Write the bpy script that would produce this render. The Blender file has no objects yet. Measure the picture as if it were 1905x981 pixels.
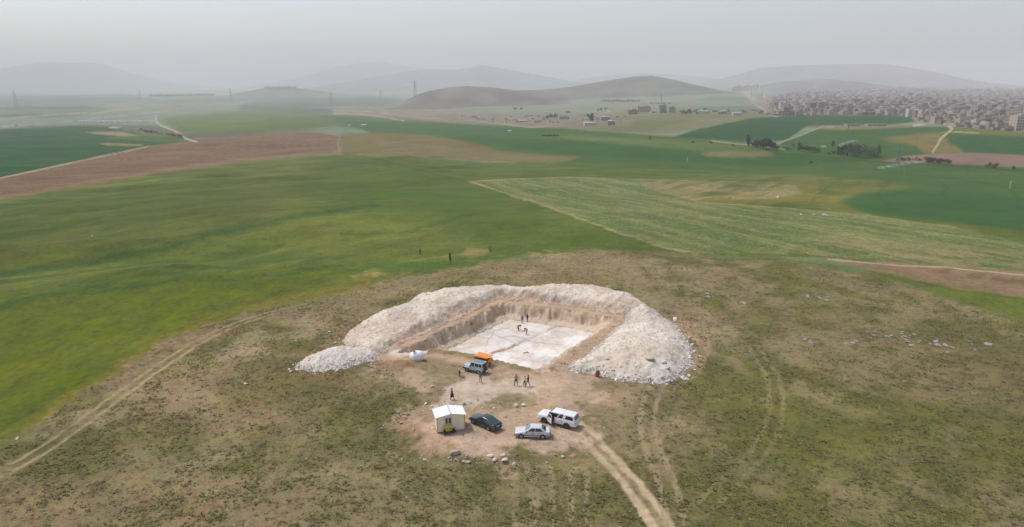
import bpy, math, random
import numpy as np
from mathutils import Vector, Matrix
random.seed(7); np.random.seed(7)
R = math.radians
S = bpy.context.scene
COL = S.collection
# ------------------------------------------------------------------ camera, sky, sun, exposure
F, CH, U0, V0, HORIZON = 1300.0, 43.0, 952.5, 490.5, 148.0
TH = math.atan((V0 - HORIZON) / F)
cam_d = bpy.data.cameras.new('camera'); cam = bpy.data.objects.new('camera', cam_d); COL.objects.link(cam)
cam_d.sensor_width = 36; cam_d.lens = 36 * F / 1905.0; cam_d.clip_start = 0.5; cam_d.clip_end = 60000
cam.location = (0, 0, CH); cam.rotation_euler = (R(90) - TH, 0, 0)
S.camera = cam
SUN_EL, SUN_AZ = 60.0, -60.0          # azimuth measured from +Y towards +X
w = bpy.data.worlds.new('World'); S.world = w; w.use_nodes = True
nt = w.node_tree; nt.nodes.clear()
sky = nt.nodes.new('ShaderNodeTexSky'); sky.sky_type = 'NISHITA'; sky.sun_disc = False
sky.sun_elevation = R(SUN_EL); sky.sun_rotation = R(SUN_AZ)
sky.air_density = 1.2; sky.dust_density = 6.0; sky.ozone_density = 1.0; sky.altitude = 1300
hs = nt.nodes.new('ShaderNodeHueSaturation'); hs.inputs['Saturation'].default_value = 0.6
bg = nt.nodes.new('ShaderNodeBackground'); bg.inputs['Strength'].default_value = 0.15
wo = nt.nodes.new('ShaderNodeOutputWorld')
nt.links.new(sky.outputs[0], hs.inputs['Color']); tm = nt.nodes.new('ShaderNodeMix'); tm.data_type = 'RGBA'; tm.blend_type = 'MULTIPLY'; tm.inputs[0].default_value = 1; tm.inputs[7].default_value = (1.0, .992, 1.015, 1); nt.links.new(hs.outputs[0], tm.inputs[6]); nt.links.new(tm.outputs[2], bg.inputs[0]); nt.links.new(bg.outputs[0], wo.inputs[0])
sun_d = bpy.data.lights.new('sun', 'SUN'); sun_d.energy = 2.4; sun_d.angle = R(6); sun_d.color = (1, .96, .9)
sun = bpy.data.objects.new('sun', sun_d); COL.objects.link(sun)
az, el = R(SUN_AZ), R(SUN_EL)
sun.rotation_euler = Vector((-math.sin(az) * math.cos(el), -math.cos(az) * math.cos(el), -math.sin(el))).to_track_quat('-Z', 'Y').to_euler()
S.view_settings.view_transform = 'Standard'; S.view_settings.look = 'None'
S.view_settings.exposure = 0.07; S.view_settings.gamma = 1.0; S.view_settings.use_curve_mapping = False
S.cycles.max_bounces = 6; S.cycles.diffuse_bounces = 3; S.cycles.glossy_bounces = 2
S.cycles.volume_bounces = 2; S.cycles.use_denoising = True
HAZE = 0.000155
HAZE_COL = (.94, .935, .965)
E_GAIN = 1.22                          # radiance of a white ground facing up
AIR = (.53, .56, .59)                  # what the air far off looks like

# ------------------------------------------------------------------ numbers
def s2l(c):
    c = np.asarray(c, float) / 255.0
    return np.where(c <= .04045, c / 12.92, ((c + .055) / 1.055) ** 2.4)
def _h(ix, iy, seed):
    h = (ix.astype(np.int64) * 374761393 + iy.astype(np.int64) * 668265263 + seed * 1274126177) & 0xffffffff
    h = ((h ^ (h >> 13)) * 1274126177) & 0xffffffff
    h = (h ^ (h >> 16)) & 0xffffffff
    return h / 4294967295.0
def vn(x, y, seed=0):
    x = np.asarray(x, float); y = np.asarray(y, float)
    ix = np.floor(x); iy = np.floor(y); fx = x - ix; fy = y - iy
    fx = fx * fx * (3 - 2 * fx); fy = fy * fy * (3 - 2 * fy)
    a = _h(ix, iy, seed); b = _h(ix + 1, iy, seed); c = _h(ix, iy + 1, seed); d = _h(ix + 1, iy + 1, seed)
    return (a + (b - a) * fx) * (1 - fy) + (c + (d - c) * fx) * fy
def fbm(x, y, sc, octv=4, seed=0, gain=.5):
    t = 0; a = 1; n = 0
    for o in range(octv):
        t = t + a * vn(x / sc + 17.3 * o, y / sc - 9.1 * o, seed + o * 31); n += a; a *= gain; sc /= 2.03
    return t / n                        # 0..1 around .5
def sst(a, b, x):
    t = np.clip((x - a) / (b - a), 0, 1); return t * t * (3 - 2 * t)
def proj(x, y, z):
    dz = z - CH
    dep = y * math.cos(TH) - dz * math.sin(TH); up = y * math.sin(TH) + dz * math.cos(TH)
    dep = np.maximum(dep, 1e-3)
    return U0 + F * x / dep, V0 - F * up / dep
def ray(u, v):
    a = (u - U0) / F; b = (V0 - v) / F
    return a, math.cos(TH) + b * math.sin(TH), -math.sin(TH) + b * math.cos(TH)
def plane_hit(u, v, z=0.0):
    a, dy, dz = ray(u, v); t = (z - CH) / dz; return a * t, dy * t
def at_depth(u, v, y):
    a, dy, dz = ray(u, v); t = y / dy; return a * t, CH + dz * t
def sdist(px, py, poly):
    """signed distance to a closed polygon, positive inside"""
    P = np.asarray(poly, float); n = len(P)
    d2 = np.full(np.shape(px), 1e18); ins = np.zeros(np.shape(px), bool)
    for i in range(n):
        ax, ay = P[i]; bx, by = P[(i + 1) % n]; ex, ey = bx - ax, by - ay
        t = np.clip(((px - ax) * ex + (py - ay) * ey) / max(ex * ex + ey * ey, 1e-9), 0, 1)
        d2 = np.minimum(d2, (px - ax - t * ex) ** 2 + (py - ay - t * ey) ** 2)
        if ay != by:
            ins ^= ((ay > py) != (by > py)) & (px < ex * (py - ay) / ey + ax)
    d = np.sqrt(d2); return np.where(ins, d, -d)
def ldist(px, py, line):
    """distance to an open polyline and which side (left positive)"""
    P = np.asarray(line, float); d2 = np.full(np.shape(px), 1e18); sd = np.zeros(np.shape(px))
    for i in range(len(P) - 1):
        ax, ay = P[i]; bx, by = P[i + 1]; ex, ey = bx - ax, by - ay
        t = np.clip(((px - ax) * ex + (py - ay) * ey) / max(ex * ex + ey * ey, 1e-9), 0, 1)
        q = (px - ax - t * ex) ** 2 + (py - ay - t * ey) ** 2
        s = np.sign(ex * (py - ay) - ey * (px - ax))
        sd = np.where(q < d2, s, sd); d2 = np.minimum(d2, q)
    return np.sqrt(d2), sd

# ------------------------------------------------------------------ relief
YL = [0, 160, 250, 400, 600, 900, 1400, 2500, 4000, 8000, 17500]
ZL = [0, -.5, -6, -18, -30, -34, -45, -72, -95, -115, -140]
ZR = [0, -.5, -6, -18, -30, -23, -20, -30, -36, -50, -90]
HILLS = [  # label, distance, depth, skyline in the photograph
    ('broad hazy mountain with a dished top beyond the left plain', 13000, 2300, [(-260, 166), (-100, 146), (0, 135), (60, 122), (95, 115.5), (130, 118), (165, 117), (200, 130), (240, 145), (290, 156), (345, 166)]),
    ('faint mountain almost lost in the haze behind the others', 15000, 1500, [(470, 162), (560, 142), (640, 121), (700, 114), (760, 125), (860, 134), (1000, 150), (1080, 160)]),
    ('grey hazy mountain with a small peak in the middle distance', 11500, 1500, [(540, 172), (620, 158), (670, 149), (740, 135), (790, 129), (850, 130), (900, 121.5), (960, 132), (1040, 147), (1120, 160), (1190, 172)]),
    ('low pale ridge behind the rounded green hill', 13000, 1200, [(1000, 166), (1080, 148), (1130, 140), (1180, 136.5), (1250, 138), (1320, 145), (1400, 158), (1450, 166)]),
    ('long flat topped mountain rising behind the town', 10300, 1600, [(1240, 172), (1320, 153), (1370, 141), (1420, 126), (1500, 121), (1560, 119.5), (1640, 119), (1680, 126), (1720, 140), (1770, 153), (1860, 166)]),
    ('small hill with houses climbing its foot at the edge of town', 6200, 600, [(1360, 172), (1420, 160), (1460, 152), (1500, 150), (1545, 147), (1590, 152), (1640, 163), (1690, 172)]),
    ('low reddish brown mound in front of the green hill', 3600, 480, [(725, 194), (760, 181), (800, 169), (840, 162), (870, 160.5), (920, 163), (980, 171), (1040, 182), (1090, 194)]),
    ('rounded green and brown hill beside the edge of town', 4600, 640, [(880, 180), (950, 168), (1010, 167), (1060, 162), (1120, 151.5), (1180, 142.5), (1215, 141), (1260, 149), (1300, 161), (1340, 173), (1400, 186)]),
    ('low mesa with quarried buildings on the left plain', 6300, 420, [(420, 180), (468, 169), (500, 163.5), (548, 163.5), (590, 169), (660, 179)]),
]
def zbase(x, y):
    x = np.asarray(x, float); y = np.asarray(y, float)
    ya = np.maximum(y, 0)
    zl = np.interp(ya, YL, ZL); zr = np.interp(ya, YL, ZR)
    k = sst(-.12, .3, x / np.maximum(ya, 60))
    z = zl + (zr - zl) * k
    amp = np.interp(ya, [0, 160, 260, 600, 1500, 6000, 17500], [.0, .15, 1.8, 5, 7, 12, 8])
    z = z + amp * (fbm(x, y, 190, 3, 5) - .5) * 2 + np.interp(ya, [0, 1200, 4000, 17500], [0, 3, 16, 10]) * (fbm(x, y, 900, 3, 9) - .5) * 2
    # shallow valley and shoulder of the green field on the left
    z = z - 3.2 * np.exp(-((y - 190 + .25 * x) / 38) ** 2) * sst(10, -60, x)
    rxx = (x * .78 + y * .62); ryy = (y * .78 - x * .62)
    z = z + (fbm(rxx / 3, ryy, 34, 3, 15) - .5) * 8.5 * sst(-20, -60, x) * sst(130, 175, y)
    return z
def hill_part(x, y, zb):
    best = np.zeros(np.shape(x)); idx = np.full(np.shape(x), -1)
    for i, (lab, D, sy, sk) in enumerate(HILLS):
        pts = [at_depth(u, v, D) for u, v in sk]
        xs = [p[0] for p in pts]; zs = [p[1] for p in pts]
        yy = y + (fbm(x, y, sy * .9, 3, 40 + i) - .5) * sy * .5
        ext = sst(xs[0] - 1, xs[0] + sy * .3, x) * sst(xs[-1] + 1, xs[-1] - sy * .3, x)
        crest = (np.interp(x, xs, zs) - zb) * ext
        g = np.clip(1 - np.abs(yy - D) / (sy * 1.6), 0, 1); g = g * g * (3 - 2 * g)
        rough = 1 - .22 * (1 - g) * fbm(x, y, sy * .35, 4, 70 + i)
        h = crest * g * rough
        m = h > best
        best = np.where(m, h, best); idx = np.where(m & (h > 2.0), i, idx)
    return best, idx
PIT = [(-19.3, 107.2), (-10.5, 121.5), (-1.9, 135.3), (9, 131), (20.2, 125.2), (13.2, 114), (5.6, 101.6), (3.4, 100.9), (-6.2, 106.6), (-12.5, 109.4)]
PIT_Z = -2.7
def zsite(x, y):
    """the dug pit, the bench of the car park and small wheel-worn relief"""
    n = (fbm(x, y, 1.6, 3, 101) - .5)
    n2 = (fbm(x, y, 6, 2, 102) - .5)
    d = sdist(x, y, PIT) + n * 1.2 + n2 * 1.0 + (fbm(x, y, .55, 2, 104) - .5) * .7
    dr, _ = ldist(x, y, [(20.2, 125.2), (13.2, 114), (5.6, 101.6)])
    df, _ = ldist(x, y, [(5.6, 101.6), (3.4, 100.9), (-6.2, 106.6), (-12.5, 109.4), (-19.3, 107.2)])
    wall = -2.15 * sst(0, 1.5, d) - .25 * sst(1.6, 2.1, d) - .3 * sst(2.4, 3.0, d)
    wr = -.9 * sst(0, .5, d) - .3 * sst(.5, 1.9, d) - 1.5 * sst(1.9, 2.7, d)
    wf = -2.7 * sst(0, .9, d)
    kr = sst(4, 2.2, dr); kf = sst(2.5, 1.2, df)
    z = wall * (1 - kr) + wr * kr; z = z * (1 - kf) + wf * kf
    # step between the two halves of the floor
    ds, sd = ldist(x, y, [(-3.0, 113.6), (1.8, 119.3), (9.5, 129)])
    z = z + np.where(d > 3, .16 * sst(0, .5, np.where(sd > 0, ds, -ds) + n * .5), 0)
    inside = d > 0
    # bench where the cars stand, its front edge drops to the grass
    p = sdist(x, y, [(-14, 79), (-11, 86), (-3, 86), (4, 84.5), (11, 84), (12.5, 79), (8, 75.6), (2, 73.6), (-6, 73.4), (-11.5, 75.2)]) + n * 1.2
    z = z + .42 * sst(-1.1, .5, p)
    z = z + .35 * np.exp(-((x + 1.5) / 7) ** 2 - ((y - 87.5) / 1.5) ** 2) * (1 + n * 2)
    # pushed-up earth round the tank
    z = z + (.5 + 1.1 * n) * np.exp(-((x + 18) / 4.2) ** 2 - ((y - 102.5) / 1.6) ** 2)
    z = z + (1 - sst(-.5, .5, d)) * n * .16 + n2 * .15 * (1 - inside)
    return z, d
def zf(x, y):
    x = np.atleast_1d(np.asarray(x, float)); y = np.atleast_1d(np.asarray(y, float))
    zb = zbase(x, y); h, _ = hill_part(x, y, zb)
    m = (y > 55) & (y < 175) & (np.abs(x) < 60)
    z = zb + h
    if m.any():
        zs, _ = zsite(x[m], y[m]); z[m] += zs
    return z
def zg(x, y): return float(zf([x], [y])[0])
def hit(u, v):
    """where the ray through a photograph pixel meets the ground"""
    a, dy, dz = ray(u, v)
    ts = np.concatenate([np.arange(55, 260, .5), np.geomspace(260, 17000, 1500)])
    z = zf(a * ts, dy * ts); below = (CH + dz * ts) < z
    if not below.any(): i = len(ts) - 1
    else: i = int(np.argmax(below))
    t0, t1 = ts[max(i - 1, 0)], ts[i]
    tt = np.linspace(t0, t1, 24); z = zf(a * tt, dy * tt); b = (CH + dz * tt) < z
    t = tt[int(np.argmax(b))] if b.any() else t1
    return a * t, dy * t, float(zf([a * t], [dy * t])[0])

# ------------------------------------------------------------------ materials
MATS = {}
def mat(name, col, rough=.7, metal=0.0, spec=.5, noise=0.0, nscale=4.0, coat=0.0, attr=None, objcol=False, bump=0.0, trans=0.0):
    if name in MATS: return MATS[name]
    m = bpy.data.materials.new(name); m.use_nodes = True; t = m.node_tree; b = t.nodes['Principled BSDF']
    b.inputs['Roughness'].default_value = rough; b.inputs['Metallic'].default_value = metal
    b.inputs['Specular IOR Level'].default_value = spec; b.inputs['Coat Weight'].default_value = coat
    src = None
    if attr:
        a = t.nodes.new('ShaderNodeAttribute'); a.attribute_name = attr; src = a.outputs['Color']
    elif objcol:
        a = t.nodes.new('ShaderNodeObjectInfo'); src = a.outputs['Color']
    tc = t.nodes.new('ShaderNodeTexCoord')
    n = t.nodes.new('ShaderNodeTexNoise'); n.inputs['Scale'].default_value = nscale; n.inputs['Detail'].default_value = 6
    t.links.new(tc.outputs['Object'], n.inputs['Vector'])
    mr = t.nodes.new('ShaderNodeMapRange'); mr.inputs['From Min'].default_value = .25; mr.inputs['From Max'].default_value = .75
    mr.inputs['To Min'].default_value = 1 - noise; mr.inputs['To Max'].default_value = 1 + noise
    t.links.new(n.outputs['Fac'], mr.inputs['Value'])
    mx = t.nodes.new('ShaderNodeMix'); mx.data_type = 'RGBA'; mx.blend_type = 'MULTIPLY'; mx.inputs[0].default_value = 1
    if src: t.links.new(src, mx.inputs[6])
    else: mx.inputs[6].default_value = (*col, 1)
    t.links.new(mr.outputs[0], mx.inputs[7]); t.links.new(mx.outputs[2], b.inputs['Base Color'])
    if bump:
        bp = t.nodes.new('ShaderNodeBump'); bp.inputs['Strength'].default_value = bump; bp.inputs['Distance'].default_value = .1
        t.links.new(n.outputs['Fac'], bp.inputs['Height']); t.links.new(bp.outputs[0], b.inputs['Normal'])
    MATS[name] = m; return m
def ground_mat():
    m = bpy.data.materials.new('ground'); m.use_nodes = True; t = m.node_tree; b = t.nodes['Principled BSDF']
    b.inputs['Roughness'].default_value = 1; b.inputs['Specular IOR Level'].default_value = .1
    N = t.nodes.new; L = t.links.new
    a = N('ShaderNodeAttribute'); a.attribute_name = 'tint'
    k = N('ShaderNodeAttribute'); k.attribute_name = 'clump'
    tc = N('ShaderNodeTexCoord')
    def noise(sc, det, stretch=None):
        n = N('ShaderNodeTexNoise'); n.inputs['Scale'].default_value = sc; n.inputs['Detail'].default_value = det; n.inputs['Roughness'].default_value = .62
        L(tc.outputs['Object'], n.inputs['Vector']); return n
    def rng(src, f0, f1, t0, t1):
        r = N('ShaderNodeMapRange'); r.inputs['From Min'].default_value = f0; r.inputs['From Max'].default_value = f1
        r.inputs['To Min'].default_value = t0; r.inputs['To Max'].default_value = t1; L(src, r.inputs['Value']); return r.outputs[0]
    def math_(op, x, y):
        q = N('ShaderNodeMath'); q.operation = op
        for i, s in enumerate((x, y)):
            if isinstance(s, (int, float)): q.inputs[i].default_value = s
            else: L(s, q.inputs[i])
        return q.outputs[0]
    n5 = noise(.035, 6); n6 = noise(.011, 5); f5 = rng(n5.outputs['Fac'], .3, .7, -.13, .13); f6 = rng(n6.outputs['Fac'], .3, .7, -.10, .10)
    n1 = noise(1.1, 8); n2 = noise(4.5, 6); n3 = noise(.16, 5)
    f1 = rng(n1.outputs['Fac'], .34, .46, -.25, 0.0)      # darker tussocks
    f2 = rng(n2.outputs['Fac'], .3, .7, -.28, .28)
    f3 = rng(n3.outputs['Fac'], .3, .7, -.15, .15); f1b = rng(n1.outputs['Fac'], .3, .7, -.15, .15)
    kc = k.outputs['Fac']
    tot = math_('ADD', 1.0, math_('ADD', math_('MULTIPLY', f1, kc), math_('ADD', math_('MULTIPLY', f2, math_('ADD', math_('MULTIPLY', kc, .75), .25)), math_('ADD', f3, math_('ADD', f1b, math_('ADD', f5, f6))))))
    mx = N('ShaderNodeMix'); mx.data_type = 'RGBA'; mx.blend_type = 'MULTIPLY'; mx.inputs[0].default_value = 1
    L(a.outputs['Color'], mx.inputs[6]); L(tot, mx.inputs[7])
    # fresh and dry grass side by side inside the tussocks
    hv = N('ShaderNodeHueSaturation'); hv.inputs['Saturation'].default_value = .95; L(mx.outputs[2], hv.inputs['Color'])
    n4 = noise(.55, 5)
    L(math_('ADD', .5, math_('MULTIPLY', rng(n4.outputs['Fac'], .3, .7, -.022, .03), kc)), hv.inputs['Hue'])
    L(rng(n3.outputs['Fac'], .3, .7, .92, 1.08), hv.inputs['Saturation'])
    L(hv.outputs[0], b.inputs['Base Color'])
    bp = N('ShaderNodeBump'); bp.inputs['Strength'].default_value = .5; bp.inputs['Distance'].default_value = .22
    L(math_('MULTIPLY', n2.outputs['Fac'], kc), bp.inputs['Height']); L(bp.outputs[0], b.inputs['Normal'])
    return m

# ------------------------------------------------------------------ mesh helpers
def tag(o, label=None, cat=None, group=None, kind=None):
    if label: o['label'] = label
    if cat: o['category'] = cat
    if group: o['group'] = group
    if kind: o['kind'] = kind
    return o
def np_mesh(name, V, Fq, mats=(), attrs=None, smooth=True, parent=None):
    me = bpy.data.meshes.new(name); V = np.asarray(V, np.float32); Fq = np.asarray(Fq, np.int32); k = Fq.shape[1]
    me.vertices.add(len(V)); me.vertices.foreach_set('co', V.ravel())
    me.loops.add(Fq.size); me.loops.foreach_set('vertex_index', Fq.ravel())
    me.polygons.add(len(Fq)); me.polygons.foreach_set('loop_start', np.arange(0, Fq.size, k, dtype=np.int32))
    me.polygons.foreach_set('use_smooth', np.full(len(Fq), smooth))
    for an, (ty, arr) in (attrs or {}).items():
        at = me.attributes.new(an, ty, 'POINT')
        at.data.foreach_set('color' if ty == 'FLOAT_COLOR' else 'value', np.asarray(arr, np.float32).ravel())
    for m in mats: me.materials.append(m)
    me.update(calc_edges=True)
    o = bpy.data.objects.new(name, me); COL.objects.link(o)
    if parent: o.parent = parent
    return o
def empty(name, loc, rz=0.0, sc=1.0):
    o = bpy.data.objects.new(name, None); COL.objects.link(o); o.location = loc; o.rotation_euler = (0, 0, rz); o.scale = (sc,) * 3
    o.empty_display_size = .3; return o
def copy_tree(o, parent=None):
    c = o.copy(); COL.objects.link(c); c.parent = parent
    for ch in KIDS.get(o.name, []): copy_tree(ch, c)
    return c
KIDS = {}
def kids_scan():
    KIDS.clear()
    for o in bpy.data.objects:
        if o.parent: KIDS.setdefault(o.parent.name, []).append(o)
class MB:
    def __init__(s): s.v = []; s.f = []; s.m = []
    def add(s, vs, fs, mi=0, M=None):
        b = len(s.v)
        s.v += [tuple(M @ Vector(p)) if M else tuple(p) for p in vs]
        s.f += [tuple(b + i for i in f) for f in fs]; s.m += [mi] * len(fs); return s
    def box(s, x0, x1, y0, y1, z0, z1, mi=0, M=None):
        vs = [(x, y, z) for z in (z0, z1) for y in (y0, y1) for x in (x0, x1)]
        return s.add(vs, [(0, 2, 3, 1), (4, 5, 7, 6), (0, 1, 5, 4), (2, 6, 7, 3), (0, 4, 6, 2), (1, 3, 7, 5)], mi, M)
    def hexa(s, bot, top, mi=0, M=None):
        return s.add(list(bot) + list(top), [(3, 2, 1, 0), (4, 5, 6, 7), (0, 1, 5, 4), (1, 2, 6, 5), (2, 3, 7, 6), (3, 0, 4, 7)], mi, M)
    def cyl(s, p0, p1, r0, r1=None, n=12, mi=0, M=None, rings=None):
        p0 = Vector(p0); p1 = Vector(p1); r1 = r0 if r1 is None else r1; ax = (p1 - p0)
        q = ax.to_track_quat('Z', 'Y').to_matrix()
        seq = rings or [(0, r0), (1, r1)]
        vs = []
        for t, r in seq:
            c = p0 + ax * t
            for i in range(n):
                a = 2 * math.pi * i / n; vs.append(c + q @ Vector((math.cos(a) * r, math.sin(a) * r, 0)))
        fs = []
        for k in range(len(seq) - 1):
            for i in range(n): j = (i + 1) % n; fs.append((k * n + i, k * n + j, (k + 1) * n + j, (k + 1) * n + i))
        fs.append(tuple(reversed(range(n)))); fs.append(tuple(range((len(seq) - 1) * n, len(seq) * n)))
        return s.add(vs, fs, mi, M)
    def tube(s, pts, r, n=6, mi=0):
        for a, b in zip(pts, pts[1:]): s.cyl(a, b, r, r, n, mi)
        return s
    def ball(s, c, rx, ry, rz, nu=12, nv=8, mi=0, jit=0.0, seed=0):
        rn = random.Random(seed); vs = [(c[0], c[1], c[2] - rz)]
        for j in range(1, nv):
            ph = math.pi * j / nv - math.pi / 2
            for i in range(nu):
                a = 2 * math.pi * i / nu; k = 1 + rn.uniform(-jit, jit)
                vs.append((c[0] + rx * k * math.cos(ph) * math.cos(a), c[1] + ry * k * math.cos(ph) * math.sin(a), c[2] + rz * k * math.sin(ph)))
        vs.append((c[0], c[1], c[2] + rz)); n = len(vs) - 1; fs = []
        for i in range(nu):
            j = (i + 1) % nu; fs.append((0, 1 + j, 1 + i)); fs.append((n, n - nu + i, n - nu + j))
            for k in range(nv - 2): b = 1 + k * nu; fs.append((b + i, b + j, b + nu + j, b + nu + i))
        return s.add(vs, fs, mi)
    def build(s, name, mats, parent=None, bevel=0.0, smooth=False, seg=2, sub=0):
        me = bpy.data.meshes.new(name); me.from_pydata(s.v, [], s.f)
        mats = mats if isinstance(mats, (list, tuple)) else [mats]
        for m in mats: me.materials.append(m)
        me.polygons.foreach_set('material_index', s.m)
        if smooth: me.polygons.foreach_set('use_smooth', [True] * len(s.f))
        me.update()
        o = bpy.data.objects.new(name, me); COL.objects.link(o)
        if parent: o.parent = parent
        if bevel:
            b = o.modifiers.new('bevel', 'BEVEL'); b.width = bevel; b.segments = seg; b.limit_method = 'ANGLE'; b.angle_limit = R(28)
            if smooth: b.harden_normals = False
        if sub: q = o.modifiers.new('sub', 'SUBSURF'); q.levels = sub; q.render_levels = sub
        return o
# ------------------------------------------------------------------ the ground: one sheet, split along field and path edges
def ground_rows():
    ys = list(np.arange(-80, 40, 8.0)) + list(np.arange(40, 60, 1.0)) + list(np.arange(60, 150, .25)); y = 150.0
    while y < 17400:
        H = CH - float(np.interp(y, YL, ZL)); ys.append(y); y += min(max(.3, .5 * 1.86 * (y * y + H * H) / (H * F)), 70)
    ys.append(17500); return np.array(ys)
ys = ground_rows()
tc_ = np.concatenate([np.linspace(-2.0, -.82, 36), np.arange(-.80, .8005, .00112), np.linspace(.82, 2.0, 36)])
NX, NY = len(tc_), len(ys)
Y = np.repeat(ys, NX).reshape(NY, NX); X = tc_[None, :] * np.maximum(Y, 60)
zb_ = zbase(X, Y); hh_, hid = hill_part(X, Y, zb_)
Z = zb_ + hh_
sm = (Y > 55) & (Y < 175) & (np.abs(X) < 60)
zs_, pd_ = zsite(X[sm], Y[sm]); Z[sm] += zs_
PD = np.full(X.shape, -99.0); PD[sm] = pd_
far = sst(140, 260, Y)
Uu, Vv = proj(X, np.maximum(Y, 5), Z)
front = Y > 30
Uu = np.where(front, Uu, U0 + X * 12); Vv = np.where(front, Vv, 1100.0)
DIST = np.sqrt(X * X + Y * Y + (Z - CH) ** 2)
# wobble that keeps traced edges from being ruler straight
wu = (fbm(X, Y, 7, 3, 11) - .5) * 14 + (fbm(X, Y, 1.1, 2, 13) - .5) * 5
wv = (fbm(X, Y, 5, 3, 12) - .5) * 7 + (fbm(X, Y, .9, 2, 14) - .5) * 3
nearf = np.clip(130 / np.maximum(DIST, 60), .12, 1)
A = np.zeros(X.shape + (3,)); CL = np.full(X.shape, .3); ID = np.zeros(X.shape, np.int16)
CLASSES = [('ground', 'rolling open country of dry grass, scrub and distant fields', 'ground')]
def alb(c, dist=None):
    T = 1.0 if dist is None else math.exp(-HAZE * dist)
    return np.clip((s2l(c) - np.array(AIR) * (1 - T)) / (T * E_GAIN), np.array([.012, .014, .010]) + np.array([.045, .075, .035]) * min(max(((dist or 0) - 1300) / 2500, 0), 1), .9)
def centroid_dist(poly):
    p = np.mean(np.array(poly, float), axis=0); x, y, z = hit(min(max(p[0], -200), 2100), max(p[1], 172)); return math.sqrt(x * x + y * y + (z - CH) ** 2)
def blend(m, c, clump=None):
    global A, CL
    A = A * (1 - m[..., None]) + np.asarray(c) * m[..., None]
    if clump is not None: CL[...] = CL * (1 - m) + clump * m
def paint(poly, c, soft=2.0, wob=1.0, clump=None, k=1.0, cls=None, raw=False, mod=None):
    soft = soft * 1.5; P = np.array(poly, float); x0, y0 = P.min(0) - 25; x1, y1 = P.max(0) + 25
    b = (Uu > x0) & (Uu < x1) & (Vv > y0) & (Vv < y1) & (hid < 0)
    if not b.any(): return
    d = sdist(Uu[b] + wu[b] * wob * nearf[b], Vv[b] + wv[b] * wob * nearf[b], P)
    m = sst(-soft, soft, d) * k
    if mod is not None: m = m * mod[b]
    cc = np.asarray(c) if raw else alb(c, centroid_dist(poly))
    A[b] = A[b] * (1 - m[:, None]) + cc * m[:, None]
    if clump is not None: CL[b] = CL[b] * (1 - m) + clump * m
    if cls is not None:
        i = [q[0:2] for q in CLASSES].index(cls[0:2]) if cls[0:2] in [q[0:2] for q in CLASSES] else (CLASSES.append(cls) or len(CLASSES) - 1)
        t = ID[b]; t[d > 0] = i; ID[b] = t
def stroke(line, c, width, soft=.6, wob=.5, clump=None, k=1.0, cls=None, mod=None):
    """a line traced in the photograph, laid on the ground; width in photo pixels"""
    P = np.array(line, float); x0, y0 = P.min(0) - 20; x1, y1 = P.max(0) + 20
    b = (Uu > x0) & (Uu < x1) & (Vv > y0) & (Vv < y1) & (hid < 0)
    if not b.any(): return
    d, _ = ldist(Uu[b] + wu[b] * wob * nearf[b], Vv[b] + wv[b] * wob * nearf[b], P)
    m = sst(width / 2 + soft, width / 2 - soft, d) * k
    if mod is not None: m = m * mod[b]
    mid = line[len(line) // 2]; hx, hy, hz = hit(mid[0], mid[1]); cc = alb(c, math.sqrt(hx * hx + hy * hy + (hz - CH) ** 2))
    A[b] = A[b] * (1 - m[:, None]) + cc * m[:, None]
    if clump is not None: CL[b] = CL[b] * (1 - m) + clump * m
    if cls is not None:
        i = [q[0:2] for q in CLASSES].index(cls[0:2]) if cls[0:2] in [q[0:2] for q in CLASSES] else (CLASSES.append(cls) or len(CLASSES) - 1)
        t = ID[b]; t[d < width / 2] = i; ID[b] = t
def rot(a): c, s = math.cos(R(a)), math.sin(R(a)); return X * c + Y * s, -X * s + Y * c
# --- noises shared by the fields
nb = fbm(X, Y, 16, 4, 201); nm = fbm(X, Y, 4.5, 4, 202); ns = fbm(X, Y, 1.3, 3, 203); nh = fbm(X, Y, 60, 4, 204)
nfar = fbm(X, Y * .45, 130, 4, 205)
# --- far country
A[...] = alb((141, 152, 136), 1800); far_mix = sst(.42, .6, nfar)
blend(far_mix * .6, alb((150, 150, 140), 1800)); blend(sst(.55, .7, fbm(X, Y * .5, 300, 3, 206)) * .6, alb((122, 143, 125), 1800))
CL[...] = .15
CROP = 'field'
def crop(lab): return ('crop_field', lab, CROP)
G1 = (86, 110, 80)
paint([(-250, 172), (230, 176), (300, 186), (180, 196), (-250, 200)], (128, 146, 128), 2, .5)
paint([(-250, 190), (150, 196), (230, 205), (130, 218), (-250, 224)], (112, 124, 112), 3, .5, mod=.4 + .6 * far_mix)
paint([(300, 222), (400, 210), (560, 203), (700, 222), (560, 246), (420, 256), (335, 247)], (122, 132, 110), 6, .8)
paint([(330, 226), (430, 217), (500, 222), (500, 240), (420, 247), (345, 244)], (122, 136, 98), 5, .8, k=.8)
paint([(455, 190), (620, 186), (700, 204), (620, 210), (500, 206), (440, 204)], (122, 140, 122), 2, .5)
paint([(340, 248), (410, 246), (500, 250), (560, 244), (560, 256), (350, 257)], (120, 119, 112), 1.2, .5)
paint([(260, 190), (470, 178), (640, 172), (760, 186), (700, 204), (600, 190), (450, 188), (330, 196)], (132, 146, 134), 3, .5)
paint([(600, 200), (660, 196), (860, 208), (1000, 215), (1120, 228), (1165, 232), (1060, 240), (860, 232), (760, 224), (640, 214)], (150, 145, 136), 2, .6, mod=.55 + .45 * sst(.4, .6, fbm(X, Y, 90, 3, 210)))
paint([(-250, 210), (0, 236), (150, 231), (285, 233), (350, 246), (345, 262), (250, 262), (-250, 262)], (124, 128, 114), 2, .5)
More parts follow.
